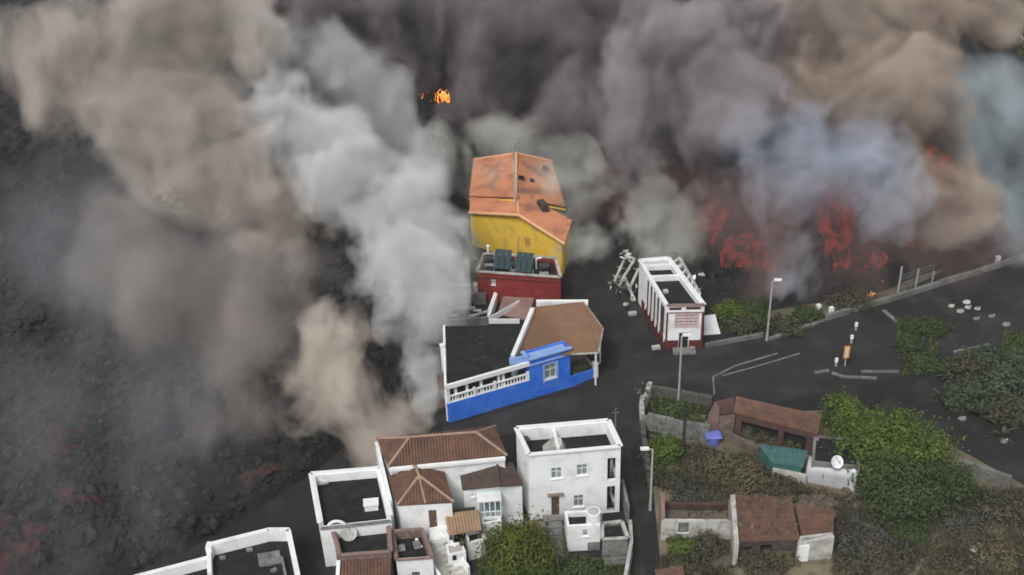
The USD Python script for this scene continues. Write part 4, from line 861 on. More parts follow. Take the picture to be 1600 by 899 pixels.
# ------------------------------------------------------------------ the road side
rw = thing('road_wall', 'long low pale wall along the far side of the road', 'wall', G(1400, 470))
ln = [(1640, 392), (1600, 405), (1500, 436), (1400, 468), (1290, 500)]; prevp = None
for i in range(len(ln) - 1):
    a, b = G(*ln[i]), G(*ln[i + 1]); n = max(1, int(np.linalg.norm(b - a) / 3))
    for k in range(n): obj('wall_block', MB().seg(lerp(a, b, (k + .006) / n), lerp(a, b, (k + .994) / n), .4, 0, .62 + .05 * math.sin(i * 7 + k * 2.3)), M['kerb'], rw)
a, b = G(1288, 502), G(1198, 533); n = 4
lw = thing('kerb_wall', 'lower weathered kerb between road wall and street lamp', 'kerb', lerp(a, b, .5))
for k in range(n): obj('kerb_stone', MB().seg(lerp(a, b, (k + .01) / n), lerp(a, b, (k + .98) / n), .35, 0, .25 + .04 * (k % 2)), M['concrete'], lw)
def kerbline(px, label, h=.14, w=.28, m='kerb', piece=1.2):
    t = thing('kerb', label, 'kerb', G(*px[0]))
    for i in range(len(px) - 1):
        a, b = G(*px[i]), G(*px[i + 1]); n = max(1, int(np.linalg.norm(b - a) / piece))
        for k in range(n): obj('kerb_stone', MB().seg(lerp(a, b, (k + .01) / n), lerp(a, b, (k + .99) / n), w, 0, h), M[m], t)
kerbline([(1215, 553), (1150, 572), (1114, 590), (1116, 618)], 'thin grey kerb curving round the near road corner', .1, .16, 'concrete')
kerbline([(1250, 553), (1180, 574), (1128, 588)], 'second thin grey kerb line across the near road', .1, .14, 'concrete')
kerbline([(1272, 584), (1295, 580)], 'short white kerb end left of the traffic island', .18, .3)
kerbline([(1300, 584), (1318, 590), (1370, 592)], 'front white kerb of the traffic island', .18, .3)
kerbline([(1345, 582), (1405, 582)], 'rear white kerb of the traffic island', .18, .3)
kerbline([(1490, 552), (1545, 540)], 'grey kerb beside the agave thicket', .2, .35, 'concrete')
kerbline([(1380, 486), (1402, 504)], 'short grey kerb running out from the road wall', .15, .4, 'concrete')
p = G(1320, 572); t = thing('hazard_marker', 'orange and cream road marker post on the traffic island', 'road marker', p)
obj('post', MB().bar(p, p + [0, 0, 1.0], .08), M['metal'], t); obj('board', MB().box(p + [0, 0, 1.75], (.62, .08, 1.5), .1), M['orange_paint'], t); obj('stripe', MB().box(p + [0, -.06, 1.75], (.36, .04, 1.25), .1), M['cream'], t)
for u, v, lab in ((1306, 572, 'white bollard beside the orange road marker'), (1330, 536, 'small grey white bollard behind the orange marker'), (1337, 516, 'white topped bollard farthest behind the orange marker')):
    p = G(u, v); t = thing('bollard', lab, 'bollard', p); obj('shaft', MB().bar(p, p + [0, 0, .55], .13, 10), M['metal'], t); obj('cap', MB().bar(p + [0, 0, .55], p + [0, 0, .95], .2, 10, .17), M['lamp_glass'], t)
r = random.Random(8)
for k, (u, v) in enumerate(((1486, 480), (1510, 474), (1527, 484), (1500, 488), (1512, 482), (1549, 496), (1572, 509), (1525, 500), (1503, 656), (1568, 691))):
    p = G(u, v); lab = 'white plastic sack among the heap on the dark lot beyond the road' if k < 5 else ['grey sack right of the white heap', 'lone pale sack farthest right on the dark lot', 'small grey sack just below the white heap', 'pale sack on the ash below the agave thicket', 'pale sack at the right edge below the thicket'][k - 5]
    m = trimesh.creation.icosphere(2); v_ = m.vertices * np.array([.42, .32, .24]) * (.8 + .3 * r.random()) * (1 + .25 * (meshkit.noise(m.vertices * 2 + k, k)[:, None] - .5)); v_[:, 2] = np.maximum(v_[:, 2], -.12) + .13
    t = thing('white_sack', lab, 'sack', p, 'white sacks heaped on the dark lot' if k < 5 else None); obj('bag', (v_ + p, m.faces), M['plaster_old'] if k < 5 else M['concrete'], t, smooth=50); obj('knot', MB().bar(p + [.2, 0, .28], p + [.32, 0, .38], .05, 6, .08), M['plaster_old'], t)
f = thing('fence_panel', 'grey post and mesh fence standing over the road wall', 'fence', G(1420, 460))
for u, vb, vt in ((1402, 462, 417), (1430, 452, 420), (1456, 443, 424)): p = G(u, vb); obj('post', MB().bar(p, at(p, HT(p, vt)), .1, 7), M['metal'], f)
a, b = G(1402, 462), G(1456, 443); mb = MB(); 
for k in range(12): x = lerp(a, b, (k + .5) / 12); mb.bar(at(x, .3), at(x, 2.6), .025, 5)
for z in (.3, .9, 1.5, 2.1, 2.6): mb.bar(at(a, z), at(b, z), .03, 5)
obj('mesh', mb, M['concrete'], f)
for u, v, lab in ((1558, 412, 'white post on the road wall at far right'), (1298, 492, 'white stone on the road wall near the lilac smoke'), (1278, 488, 'pale stone beside the road wall, left one')):
    c = G(u, v); obj('marker_stone', MB().box(at(c, .5), (.45, .4, 1.0), .3), M['plaster'], label=lab, cat='stone')
obj('garden_wall', MB().seg(G(1495, 734), G(1577, 762), .35, 0, 1.3), M['kerb'], label='pale garden wall at the right edge below the black lot', cat='wall')
obj('garden_wall', MB().seg(G(1462, 721), G(1494, 734), .3, 0, .6), M['concrete'], label='low grey end of the garden wall at right', cat='wall')

# ------------------------------------------------------------------ ruins on the right
def stone_wall(label, px, h, th=.45, m='stone', h2=None, seed=1, bs=.62):
    """a wall of separate stones"""
    t = thing('stone_wall', label, 'wall', G(*px[0])); r = random.Random(seed)
    for i in range(len(px) - 1):
        a, b = G(*px[i])[:2], G(*px[i + 1])[:2]; L = np.linalg.norm(b - a); d = (b - a) / L; nn = np.array([-d[1], d[0]]); hh1 = h2 or h; n = max(1, int(L / bs)); rows = max(1, int(max(h, hh1) / .42))
        for j in range(rows):
            x = -.2 * (j % 2)
            while x < L:
                w = bs * r.uniform(.7, 1.25); hl = h + (hh1 - h) * min(1, max(0, x / L)); z0 = j * hl / rows
                if not (j == rows - 1 and r.random() < .22):
                    x0, x1 = max(0, x), min(L, x + w - .03)
                    if x1 - x0 > .12:
                        o = r.uniform(-.04, .04); q = [a + d * x0 + nn * (o - th / 2), a + d * x1 + nn * (o - th / 2), a + d * x1 + nn * (o + th / 2), a + d * x0 + nn * (o + th / 2)]
                        obj('stone', MB().prism2(q, z0 + .015, z0 + hl / rows - .01 + r.uniform(0, .05)), M[m], t)
                x += w
stone_wall('grey stone wall at the back of the ruined enclosure', [(1016, 617), (1112, 634)], 1.1, seed=2, m='stone')
stone_wall('grey stone wall crossing the front of the ruined enclosure', [(1003, 668), (1068, 684), (1108, 689)], 1.9, seed=3, m='concrete')
stone_wall('low stone wall of the enclosure along the lane', [(1003, 668), (1010, 720), (1016, 764)], .9, seed=4)
stone_wall('short stone wall of the enclosure at the upper lane corner', [(1016, 617), (1002, 645), (1003, 666)], 1.6, seed=5, m='plaster_old')
c = G(1008, 634); scatter_rocks('white_rubble', [(c[0] + r.gauss(0, .5), c[1] + r.gauss(0, .6), 1.55 + r.uniform(-.1, .1), r.uniform(.08, .2)) for _ in range(12)], M['rubble'], 'white rubble on the enclosure wall corner by the lane', cat='rubble')
def ruins():
    a, b = G(1104, 688), G(1121, 682); pts = np.array([at(a, 0), at(b, 0), at(b, 3.3), at(lerp(a, b, .5), 4.2), at(a, 3.0)]); obj('gable_wall', MB().loft(pts + [.12, .35, 0], pts), M['pinkwall'], label='pale pink gable wall standing alone beside the enclosure', cat='wall')
    c = G(1114, 693); t = thing('water_drum', 'blue tarp covered water drum below the pink gable', 'drum', c); obj('drum', MB().bar(c, at(c, 1.0), .6, 14, .62), M['blue_tarp'], t, smooth=40); obj('tarp', MB().loft(np.array([at(c, .9) + [-.8, -.6, .12], at(c, .9) + [.8, -.6, .12], at(c, .9) + [.8, .6, .12], at(c, .9) + [-.8, .6, .12]]), np.array([at(c, 1.25) + [-.5, -.4, 0], at(c, 1.2) + [.5, -.4, 0], at(c, 1.3) + [.5, .4, 0], at(c, 1.2) + [-.5, .4, 0]])), M['blue_tarp'], t)
    zt = 3.4; q = [G(1150, 619, zt), G(1283, 649, zt), G(1277, 679, zt - .7), G(1147, 645, zt - .7)]
    t = thing('tile_shed', 'long shed with dull red tile roof among the ruins', 'shed', at(np.mean(q, 0), 0)); tiled(t, [q[3], q[2], q[1], q[0]], 'terracotta')
    w = [lerp(x, np.mean(q, 0), .05)[:2] for x in (q[3], q[2], q[1], q[0])]; L = np.linalg.norm(w[1] - w[0])
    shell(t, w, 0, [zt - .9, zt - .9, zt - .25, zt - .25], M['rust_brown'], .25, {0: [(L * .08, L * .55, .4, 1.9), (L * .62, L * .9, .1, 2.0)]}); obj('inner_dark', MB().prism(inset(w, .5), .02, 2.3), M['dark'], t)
    obj('end_wall', MB().seg(q[2] + [.02, -.1, 0], q[2] + [-.15, -1.5, 0], .25, 0, 2.4, 1.0), M['pinkwall'], t)
    zt = 3.2; q = [G(1114, 628, zt), G(1146, 621, zt), G(1150, 645, zt - .6), G(1122, 648, zt - .6)]; t = thing('red_shed', 'small dark red roofed shed adjoining the long tile shed', 'shed', at(np.mean(q, 0), 0)); tiled(t, [q[3], q[2], q[1], q[0]], 'rust_brown'); w = [lerp(x, np.mean(q, 0), .06)[:2] for x in (q[3], q[2], q[1], q[0])]; shell(t, w, 0, [2.3, 2.3, 2.85, 2.85], M['brownwall'], .25)
    zt = 2.4; q = [G(1185, 694, zt), G(1263, 704, zt), G(1254, 731, zt - .5), G(1207, 724, zt - .5)]; t = thing('teal_shed', 'shed with teal green sheet roof below the tile shed', 'shed', at(np.mean(q, 0), 0)); obj('roof', MB().loft(np.array(q)[::-1] - [0, 0, .12], np.array(q)[::-1]), M['teal'], t)
    mb = MB()
    for k in range(11): mb.bar(lerp(q[0], q[1], (k + .5) / 11) + [0, 0, .03], lerp(q[3], q[2], (k + .5) / 11) + [0, 0, .03], .05, 5)
    obj('roof_ribs', mb, M['teal'], t); w = [lerp(x, np.mean(q, 0), .08)[:2] for x in (q[3], q[2], q[1], q[0])]; shell(t, w, 0, [zt - .65, zt - .65, zt - .15, zt - .15], M['teal'], .2)
    obj('garden_wall', MB().seg(G(1128, 684), G(1186, 712), .3, 0, 1.0), M['rubble'], label='pale broken wall leading to the teal shed', cat='wall')
    obj('garden_wall', MB().seg(G(1206, 748), G(1258, 760), .35, 0, 1.3), M['plaster_old'], label='grey green retaining wall under the teal shed', cat='wall')
    zt = 2.3; q = [XY(1268, 722, zt), XY(1344, 730, zt), XY(1340, 686, zt), XY(1272, 680, zt)]; t = thing('dark_roof_house', 'low house with dark ash-covered flat roof among the ruins', 'house', at(np.mean(q, 0), 0)); ins, _ = shell(t, q, 0, zt, M['concrete'], .25); obj('roof', MB().prism(inset(ins, .01), 2.05, 2.2), M['roof_ash'], t)
    # rounded white tank
    a, b = G(1258, 752), G(1328, 766); d = (b - a) / np.linalg.norm(b - a); nn = np.array([-d[1], d[0], 0]); mb = MB(); prof = [(-.1, 0), (-.1, 1.35), (.15, 1.75), (.6, 1.95), (1.2, 1.95), (1.6, 1.7), (1.7, 0)]
    mb.loft(np.array([a + nn * y + [0, 0, z] for y, z in prof]), np.array([b + nn * y + [0, 0, z] for y, z in prof])); t = thing('rounded_cistern', 'rounded whitish cistern in front of the dark roofed house', 'cistern', a); obj('body', mb, M['tank_white'], t, smooth=50); obj('end_post', MB().box(at(b + d * .1, 1.15), (.4, .5, 2.3), .3), M['plaster'], t)
    dish(1307, 722, 2.2, .6, 'bright white satellite dish on the dark flat roof among the ruins', 'trim_white')
    g = thing('garden_gate', 'small grey barred gate right of the rounded cistern', 'gate', G(1350, 776)); a, b = G(1334, 778), G(1370, 776)
    for x in (0, 1): obj('post', MB().bar(at(lerp(a, b, x), 0), at(lerp(a, b, x), 1.3), .09), M['concrete'], g)
    for z in (.4, .8, 1.2): obj('bar', MB().bar(at(a, z), at(b, z), .05), M['concrete'], g)
    # ruined tile roof house
    zt = 2.9; q = [G(1143, 775, zt), G(1236, 777, zt), G(1249, 843, zt - .8), G(1150, 847, zt - .8)]
    t = thing('ruined_tile_house', 'roofless-looking ruin with patchy sagging tile roof and pale side wall', 'ruin', at(np.mean(q, 0), 0)); tiled(t, [q[3], q[2], q[1], q[0]], 'terracotta')
    obj('side_wall', MB().seg(XY(1145, 773, 3.2), XY(1151, 850, 2.6), .4, 0, 3.2, 2.6), M['plaster_old'], t); w = [lerp(x, np.mean(q, 0), .05)[:2] for x in (q[3], q[2], q[1], q[0])]; L = np.linalg.norm(w[1] - w[0])
    shell(t, w, 0, [1.85, 1.85, 2.5, 2.5], M['dim'], .3, {0: [(.5, 1.3, .5, 1.4), (2.0, 3.0, .2, 1.5)]})
    rr = np.random.RandomState(3); n = np.cross(np.array(q[1]) - q[0], np.array(q[3]) - q[0]); n /= np.linalg.norm(n); n = n * np.sign(n[2])
    for k in range(46):
        s_, t_ = rr.rand(), rr.rand(); c = lerp(lerp(q[0], q[1], s_), lerp(q[3], q[2], s_), t_) + n * .14; obj('loose_tile', MB().box(c, (.42, .26, .07), rr.rand() * 3, rr.normal() * .2, rr.normal() * .2), M[['terracotta', 'rubble', 'terracotta_dark'][k % 3]], t)
    zt = 2.4; q = [G(1243, 788, zt + .2), G(1303, 796, zt), G(1302, 836, zt - .6), G(1252, 836, zt - .6)]; t = thing('small_tile_roof', 'small square tile roof beside the ruined tile house', 'outbuilding', at(np.mean(q, 0), 0)); tiled(t, [q[3], q[2], q[1], q[0]], 'terracotta'); w = [lerp(x, np.mean(q, 0), .06)[:2] for x in (q[3], q[2], q[1], q[0])]; shell(t, w, 0, [1.6, 1.6, 2.1, 2.1], M['concrete'], .25)
    zt = 2.0; q = [XY(1246, 850, zt), XY(1303, 846, zt), XY(1300, 836, zt), XY(1248, 838, zt)]; t = thing('white_ruin_wall', 'chunky grey white ruin wall with bright patch at bottom right', 'ruin', at(np.mean(q, 0), 0)); shell(t, q, 0, [zt, zt + .5, zt + .3, zt], M['plaster_old'], .3); r_ = rect_on(q[0], q[1], 1247, 852, 1263, 876); obj('patch', wallbox(q[0], q[1], r_[0], r_[1], r_[2], r_[3], -.12, -.004), M['plaster'], t)
    # window wall and maroon room
    zt = 2.2; a, b = XY(1033, 815, zt), XY(1143, 813, zt); t = thing('roofless_room', 'roofless room with dark red brown inner walls and small dark window in front', 'ruin', at(lerp(a, b, .5), 0)); w = rect_on(a, b, 1060, 817, 1076, 832)
    c_, d_ = XY(1146, 768, zt), XY(1032, 768, zt); _, ws = shell(t, [a, b, c_, d_], 0, [zt, zt - .2, zt - .6, zt + .1], M['plaster_old'], .35, {0: [w]}, wtop={2: .95}, mats={1: M['brownwall'], 2: M['rust_brown'], 3: M['pinkwall']}); window(t, a, b, w, 'wood', 1)
    obj('floor', MB().prism(inset([a, b, c_, d_], .4), .1, .35), M['soil'], t)
    rr = np.random.RandomState(9); pl = Polygon([a, b, c_, d_]).buffer(-.8); x0, y0, x1, y1 = pl.bounds
    sp = []
    while len(sp) < 150:
        x, y = rr.uniform(x0, x1), rr.uniform(y0, y1)
        if pl.contains(Point(x, y)): s_ = .08 + .3 * rr.rand() ** 2; sp.append((x, y, .38, s_))
    scatter_rocks('room_rubble', sp, M['rubble'], 'scattered rubble on the floor of the roofless red brown room', cat='rubble')
    zt = 2.6; q = [G(1024, 890, zt), G(1066, 884, zt), G(1075, 930, zt - .8), G(1025, 935, zt - .8)]; t = thing('corner_tile_roof', 'corner of an orange tile roof cut off by the bottom edge', 'outbuilding', at(np.mean(q, 0), 0)); tiled(t, [q[3], q[2], q[1], q[0]], 'terracotta'); w = [lerp(x, np.mean(q, 0), .06)[:2] for x in (q[3], q[2], q[1], q[0])]; shell(t, w, 0, [1.7, 1.7, 2.3, 2.3], M['concrete'], .25)
    # masonry rubble ring
    rr = np.random.RandomState(19); sp = []
    for k in range(260):
        u, v = rr.normal(1290, 45), rr.normal(787, 14); p = G(u, v); s_ = .1 + .35 * rr.rand() ** 2.5; sp.append((p[0], p[1], s_ * .4, s_))
    scatter_rocks('masonry_rubble', sp, M['rubble'], 'heap of tan masonry rubble behind the small tile roof', cat='rubble')
    sp = []
    for k in range(420):
        u, v = rr.uniform(1300, 1600), rr.uniform(790, 899); p = G(u, v); s_ = .08 + .4 * rr.rand() ** 3; sp.append((p[0], p[1], s_ * .4, s_))
    scatter_rocks('field_stones', sp, M['stone'], 'grey field stones scattered over the dry slope at bottom right', cat='stones')
    stone_wall('tumbled field wall across the dry slope at bottom right', [(1455, 846), (1475, 835), (1530, 862)], .5, seed=8, m='rubble')
    stone_wall('old terrace wall left of the dry slope', [(1330, 820), (1380, 838)], .6, seed=9)
    stone_wall('short terrace wall piece at the bottom right edge', [(1518, 868), (1532, 856)], .5, seed=10, m='plaster_old')
ruins()
ash_top = None

# ------------------------------------------------------------------ vegetation
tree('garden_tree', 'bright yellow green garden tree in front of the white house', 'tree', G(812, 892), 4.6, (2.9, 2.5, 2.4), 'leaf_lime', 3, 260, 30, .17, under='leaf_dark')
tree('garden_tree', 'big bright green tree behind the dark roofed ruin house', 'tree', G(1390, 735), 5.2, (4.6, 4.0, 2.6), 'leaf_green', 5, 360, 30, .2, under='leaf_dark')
tree('garden_tree', 'dark green tree below the big bright one', 'tree', G(1415, 790), 4.4, (4.2, 3.0, 2.3), 'leaf_dark', 6, 260, 28, .2)
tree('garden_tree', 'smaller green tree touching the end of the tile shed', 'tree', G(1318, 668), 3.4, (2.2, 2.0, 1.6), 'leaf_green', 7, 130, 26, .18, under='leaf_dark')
tree('garden_tree', 'low dark tree at the right of the dark one', 'tree', G(1475, 770), 3.0, (2.6, 2.2, 1.6), 'leaf_dark', 8, 150, 26, .18)
for k, (u, v, ru, rv, m, lab) in enumerate((
    (1140, 490, 26, 20, 'leaf_green', 'green bush right behind the chapel front fragment'), (1172, 497, 24, 18, 'leaf_grass', 'bush between chapel and street lamp'), (1157, 510, 22, 14, 'leaf_dry', 'yellowish low bush over the chapel side wall'),
    (1225, 508, 26, 14, 'leaf_dry', 'dry bush right of the street lamp'), (1180, 478, 22, 14, 'leaf_dark', 'dark bush behind the street lamp'), (1330, 470, 34, 12, 'leaf_dry', 'dry brush behind the road wall'), (1260, 490, 22, 10, 'leaf_dark', 'dark low brush left of the road wall end'),
    (1450, 512, 26, 11, 'leaf_dark', 'low dark green bush at the road edge, upper one'), (1418, 540, 24, 10, 'leaf_dark', 'low dark bush at the road edge, middle one'), (1446, 566, 30, 9, 'leaf_dark', 'low spreading bush at the road edge, lowest one'),
    (1052, 640, 24, 10, 'leaf_grass', 'grassy bush inside the upper enclosure'), (1040, 700, 30, 20, 'leaf_green', 'green bush filling the lane side of the enclosure'), (1092, 712, 26, 18, 'leaf_dry', 'dry bush beside the black post'), (1040, 748, 24, 14, 'leaf_dry', 'dry bush at the lane corner above the roofless room'),
    (1130, 655, 20, 10, 'leaf_dry', 'dry bush below the small red shed'), (1168, 668, 22, 9, 'leaf_grey', 'grey green bush in front of the long tile shed'),
    (1068, 855, 22, 14, 'leaf_green', 'bright bush under the small dark ruin window'), (1105, 852, 26, 18, 'leaf_dry', 'straw coloured bush right of the bright one'), (1060, 885, 28, 12, 'leaf_dry', 'dry grassy bush above the corner tile roof'),
    (790, 890, 26, 16, 'leaf_dark', 'dark shrub at the foot of the garden tree, left'), (846, 880, 26, 18, 'leaf_green', 'shrub at the foot of the garden tree, right'), (905, 888, 30, 10, 'leaf_dark', 'dark low shrub below the annex'), (370, 893, 22, 10, 'leaf_lime', 'yellow green shrub in the corner house terrace'),
    (1085, 775, 34, 12, 'leaf_dead', 'grey dead scrub inside the roofless room, left'), (1122, 780, 22, 12, 'leaf_dry', 'dry scrub inside the roofless room, right'), (1165, 745, 40, 14, 'leaf_straw', 'pale straw scrub above the ruined tile house'), (1215, 760, 34, 10, 'leaf_dry', 'dry scrub at the back of the ruined tile house'), (1120, 722, 30, 14, 'leaf_straw', 'straw scrub below the blue covered drum'),
    (1345, 845, 40, 16, 'leaf_dead', 'grey dead brush right of the small tile roof'), (1390, 870, 40, 14, 'leaf_dry', 'olive dry brush at the bottom, right of the ruins'), (1500, 815, 44, 14, 'leaf_dead', 'grey dead brush below the dark tree at right'), (1550, 790, 36, 16, 'leaf_dry', 'dry brush below the garden wall at right'), (1170, 868, 22, 10, 'leaf_dry', 'dry scrub against the ruined house front'), (1225, 872, 22, 10, 'leaf_straw', 'straw scrub against the ruined house front, right'),
    (1205, 680, 26, 8, 'leaf_dry', 'dry scrub between tile shed and teal shed'), (1240, 688, 18, 7, 'leaf_grass', 'green scrub between tile shed and teal shed'),
    (1340, 735, 14, 24, 'leaf_grey', 'thin grey shrub beside the dark flat roof'), (1560, 868, 34, 16, 'leaf_straw', 'straw bush at the bottom right'), (1480, 880, 30, 14, 'leaf_dry', 'olive bush at the bottom right'), (1420, 830, 30, 14, 'leaf_dark', 'dark scrub on the dry slope'),
    (1585, 800, 26, 22, 'leaf_dry', 'brownish scrub at the right edge'), (1195, 885, 34, 12, 'leaf_dry', 'low olive scrub below the ruined tile house'), (1330, 890, 30, 14, 'leaf_dry', 'olive scrub right of the chunky ruin wall'))):
    bush(lab, u, v, ru, rv, m, 100 + k)
def agave(label, u, v, r_, m_, seed, n=26):
    g = G(u, v); s = depth_of(g) / F; R = r_ * s * 1.3; t = thing('agave', label, 'agave', g); rr = random.Random(seed)
    for k in range(n):
        az = k * 2.4 + rr.random() * .5; el = rr.uniform(.15, 1.35); L = R * rr.uniform(.45, 1.15); d = np.array([math.cos(az) * math.cos(el), math.sin(az) * math.cos(el), math.sin(el)]); sd = np.array([-math.sin(az), math.cos(az), 0]); w = (.05 + .05 * rr.random()) * R + .05
        pts = []
        for j, (f_, wf) in enumerate(((0, .6), (.35, 1.0), (.7, .7), (1.0, .05))): c = g + [0, 0, .12] + d * L * f_ + [0, 0, -.25 * L * f_ * f_]; pts.append((c - sd * w * wf, c + [0, 0, -.08 * w * wf - .02], c + sd * w * wf))
        V = np.array([x for p_ in pts for x in p_]); V[:, 2] = np.maximum(V[:, 2], .03); Fc = []
        for j in range(3):
            for i in range(2): p0 = j * 3 + i; Fc += [[p0, p0 + 1, p0 + 4], [p0, p0 + 4, p0 + 3]]
        obj('leaf', (V, np.array(Fc)), M[m_], t)
names = ['tall grey agave at the upper left of the thicket', 'agave at the top of the thicket by the kerb', 'broad agave in the middle of the thicket', 'agave on the left flank of the thicket', 'low agave at the lower middle of the thicket', 'agave at the right edge of the thicket', 'agave at the lower right of the thicket', 'small agave on the ash below the thicket', 'greener agave at the top right of the thicket', 'agave behind the broad middle one', 'agave at the bottom right edge of the thicket']
for k, (u, v, r_) in enumerate(((1488, 590, 26), (1520, 572, 24), (1535, 615, 32), (1490, 622, 24), (1530, 650, 28), (1588, 610, 28), (1580, 650, 28), (1566, 684, 18), (1580, 572, 26), (1558, 592, 26), (1597, 668, 24))): agave(names[k], u, v, r_, 'leaf_grey', 60 + k)
for k, (u, v, ru, rv) in enumerate(((1505, 575, 36, 24), (1560, 600, 40, 30), (1500, 620, 34, 22), (1575, 640, 32, 24), (1535, 560, 34, 18), (1590, 570, 26, 30))): bush(['grey green bush at the upper left of the thicket', 'large grey green bush in the middle of the thicket', 'grey bush on the left flank of the thicket', 'grey bush at the lower right of the thicket', 'grey bush at the top of the thicket', 'grey bush at the right edge of the thicket'][k], u, v, ru, rv, 'leaf_grey' if k % 3 else 'leaf_dry', 400 + k, 60, .2)
def scrub(name, polys, n, m_, size, seed, label, cat='grass', hgt=.35):
    n, size = int(n * 1.3), size * 1.15
    rr = np.random.RandomState(seed); P = []
    ps = [Polygon([G(*p)[:2] for p in q]) for q in polys]; A = [p.area for p in ps]
    for p, a in zip(ps, A):
        k = int(n * a / sum(A)); x0, y0, x1, y1 = p.bounds; got = 0
        while got < k:
            q = np.stack([rr.uniform(x0, x1, 4 * k), rr.uniform(y0, y1, 4 * k)], 1); q = q[shapely.contains(p, shapely.points(q))]; q = q[meshkit.fbm(np.c_[q * .45, 0 * q[:, 0]], 3, seed) > .47]; q = q[:k - got]; P.append(q); got += len(q)
    P = np.vstack(P); n = len(P); az = rr.rand(n) * 6.28; h = hgt * (.4 + rr.rand(n)); w = size * (.5 + rr.rand(n)); lean = rr.normal(0, .35, (n, 2)) * h[:, None] * 1.6
    b = np.c_[P, np.full(n, .01)]; sd = np.c_[np.cos(az), np.sin(az), 0 * az] * w[:, None]; tp = b + np.c_[lean, h]
    V = np.stack([b - sd, b + sd, tp + sd * .3, tp - sd * .3], 1).reshape(-1, 3); i = np.arange(n)[:, None] * 4; obj(name, (V, np.vstack([i + [0, 1, 2], i + [0, 2, 3]])), M[m_], label=label, cat=cat, kind='stuff')
SLOPE = [(1300, 780), (1480, 770), (1610, 770), (1610, 905), (1310, 905)]
MIDD = [(1085, 700), (1180, 715), (1250, 765), (1300, 775), (1225, 772), (1140, 765), (1060, 760)]
scrub('dry_grass', [SLOPE, MIDD, [(1040, 840), (1140, 850), (1150, 905), (1040, 905)]], 11000, 'leaf_dry', .10, 1, 'dry olive grass over the ruined gardens at bottom right', hgt=.45)
scrub('dead_brush', [SLOPE, [(1300, 790), (1420, 800), (1420, 905), (1310, 905)], MIDD, [(1040, 770), (1140, 770), (1140, 806), (1040, 806)]], 5200, 'leaf_dead', .055, 12, 'grey dead brush and twigs on the dry slope', cat='brush', hgt=.7)
scrub('straw_grass', [MIDD, [(1420, 830), (1610, 820), (1610, 905), (1440, 905)]], 9500, 'leaf_straw', .09, 2, 'pale straw tufts on the ruined gardens', hgt=.5)
scrub('green_grass', [[(1010, 690), (1100, 690), (1120, 745), (1020, 760)], [(1020, 622), (1110, 640), (1100, 665), (1010, 650)], [(1400, 500), (1470, 500), (1460, 580), (1410, 590)], [(1100, 480), (1210, 485), (1280, 480), (1200, 515), (1120, 520)], [(745, 900), (780, 840), (880, 870), (985, 880), (975, 930), (745, 930)], [(1570, 520), (1610, 520), (1610, 580), (1560, 560)]], 6500, 'leaf_grass', .09, 3, 'sparse green grass in the gardens and along the road', hgt=.35)
# far corner at top right: trees and ruins beyond the haze
for k, (u, v, w) in enumerate(((1560, 30, 5), (1590, 60, 6), (1535, 90, 5), (1580, 115, 4.5), (1600, 20, 5))):
    tree('far_tree', ['far olive tree at the top right, leftmost', 'far dark tree at the right edge of the top corner', 'far tree lowest left in the top right corner', 'far tree lowest right in the top right corner', 'far tree in the very corner at top right'][k], 'tree', G(u, v), 5.5, (w, w * .8, 3), ['leaf_green', 'leaf_dry', 'leaf_grass', 'leaf_straw', 'leaf_dry'][k], 300 + k, 110, 20, .4)
for k, (u, v, lab) in enumerate(((1515, 6, 'pale far building at the top edge, right of the brown smoke'), (1571, 86, 'small far white ruin among trees at top right'))):
    p = G(u, v); w = 3.2 - k; q = [p + [-w, -w * .7, 0], p + [w, -w * .7, 0], p + [w, w * .7, 0], p + [-w, w * .7, 0]]; t = thing('far_building', lab, 'building', p); shell(t, [x[:2] for x in q], 0, 3, M['plaster_old'], .3, {0: [(w * .5, w * .5 + 1, 1, 2)]}); obj('roof', MB().prism([x[:2] for x in inset([y[:2] for y in q], .31)], 2.6, 2.8), M['roof_ash'], t)

# ------------------------------------------------------------------ fire
flame(679, 168, 3.4, 2.2, 60, 'orange flames burning under the dark smoke at upper middle', 1, 168)
flame(1362, 456, .7, .5, 6, 'small flame at the lava edge above the road wall', 2)
flame(1374, 438, .8, .6, 5, 'second small flame behind the one at the lava edge', 3)
flame(803, 222, .9, .4, 3, 'small flame behind the utility pole', 4, 152)

# ------------------------------------------------------------------ thin ash haze over the whole village
usdkit.material(stage, '/World/Looks/haze_look', {'v': ('principled_volume', {'color': (.80, .80, .80), 'density': .0002})}, volume='v.volume')
obj('haze', MB().prism([(-1000, -220), (1000, -220), (1000, 1900), (-1000, 1900)], -2, 82), UsdShade.Material.Get(stage, '/World/Looks/haze_look'), label='thin grey ash haze filling the air over the whole scene', cat='haze', kind='stuff')

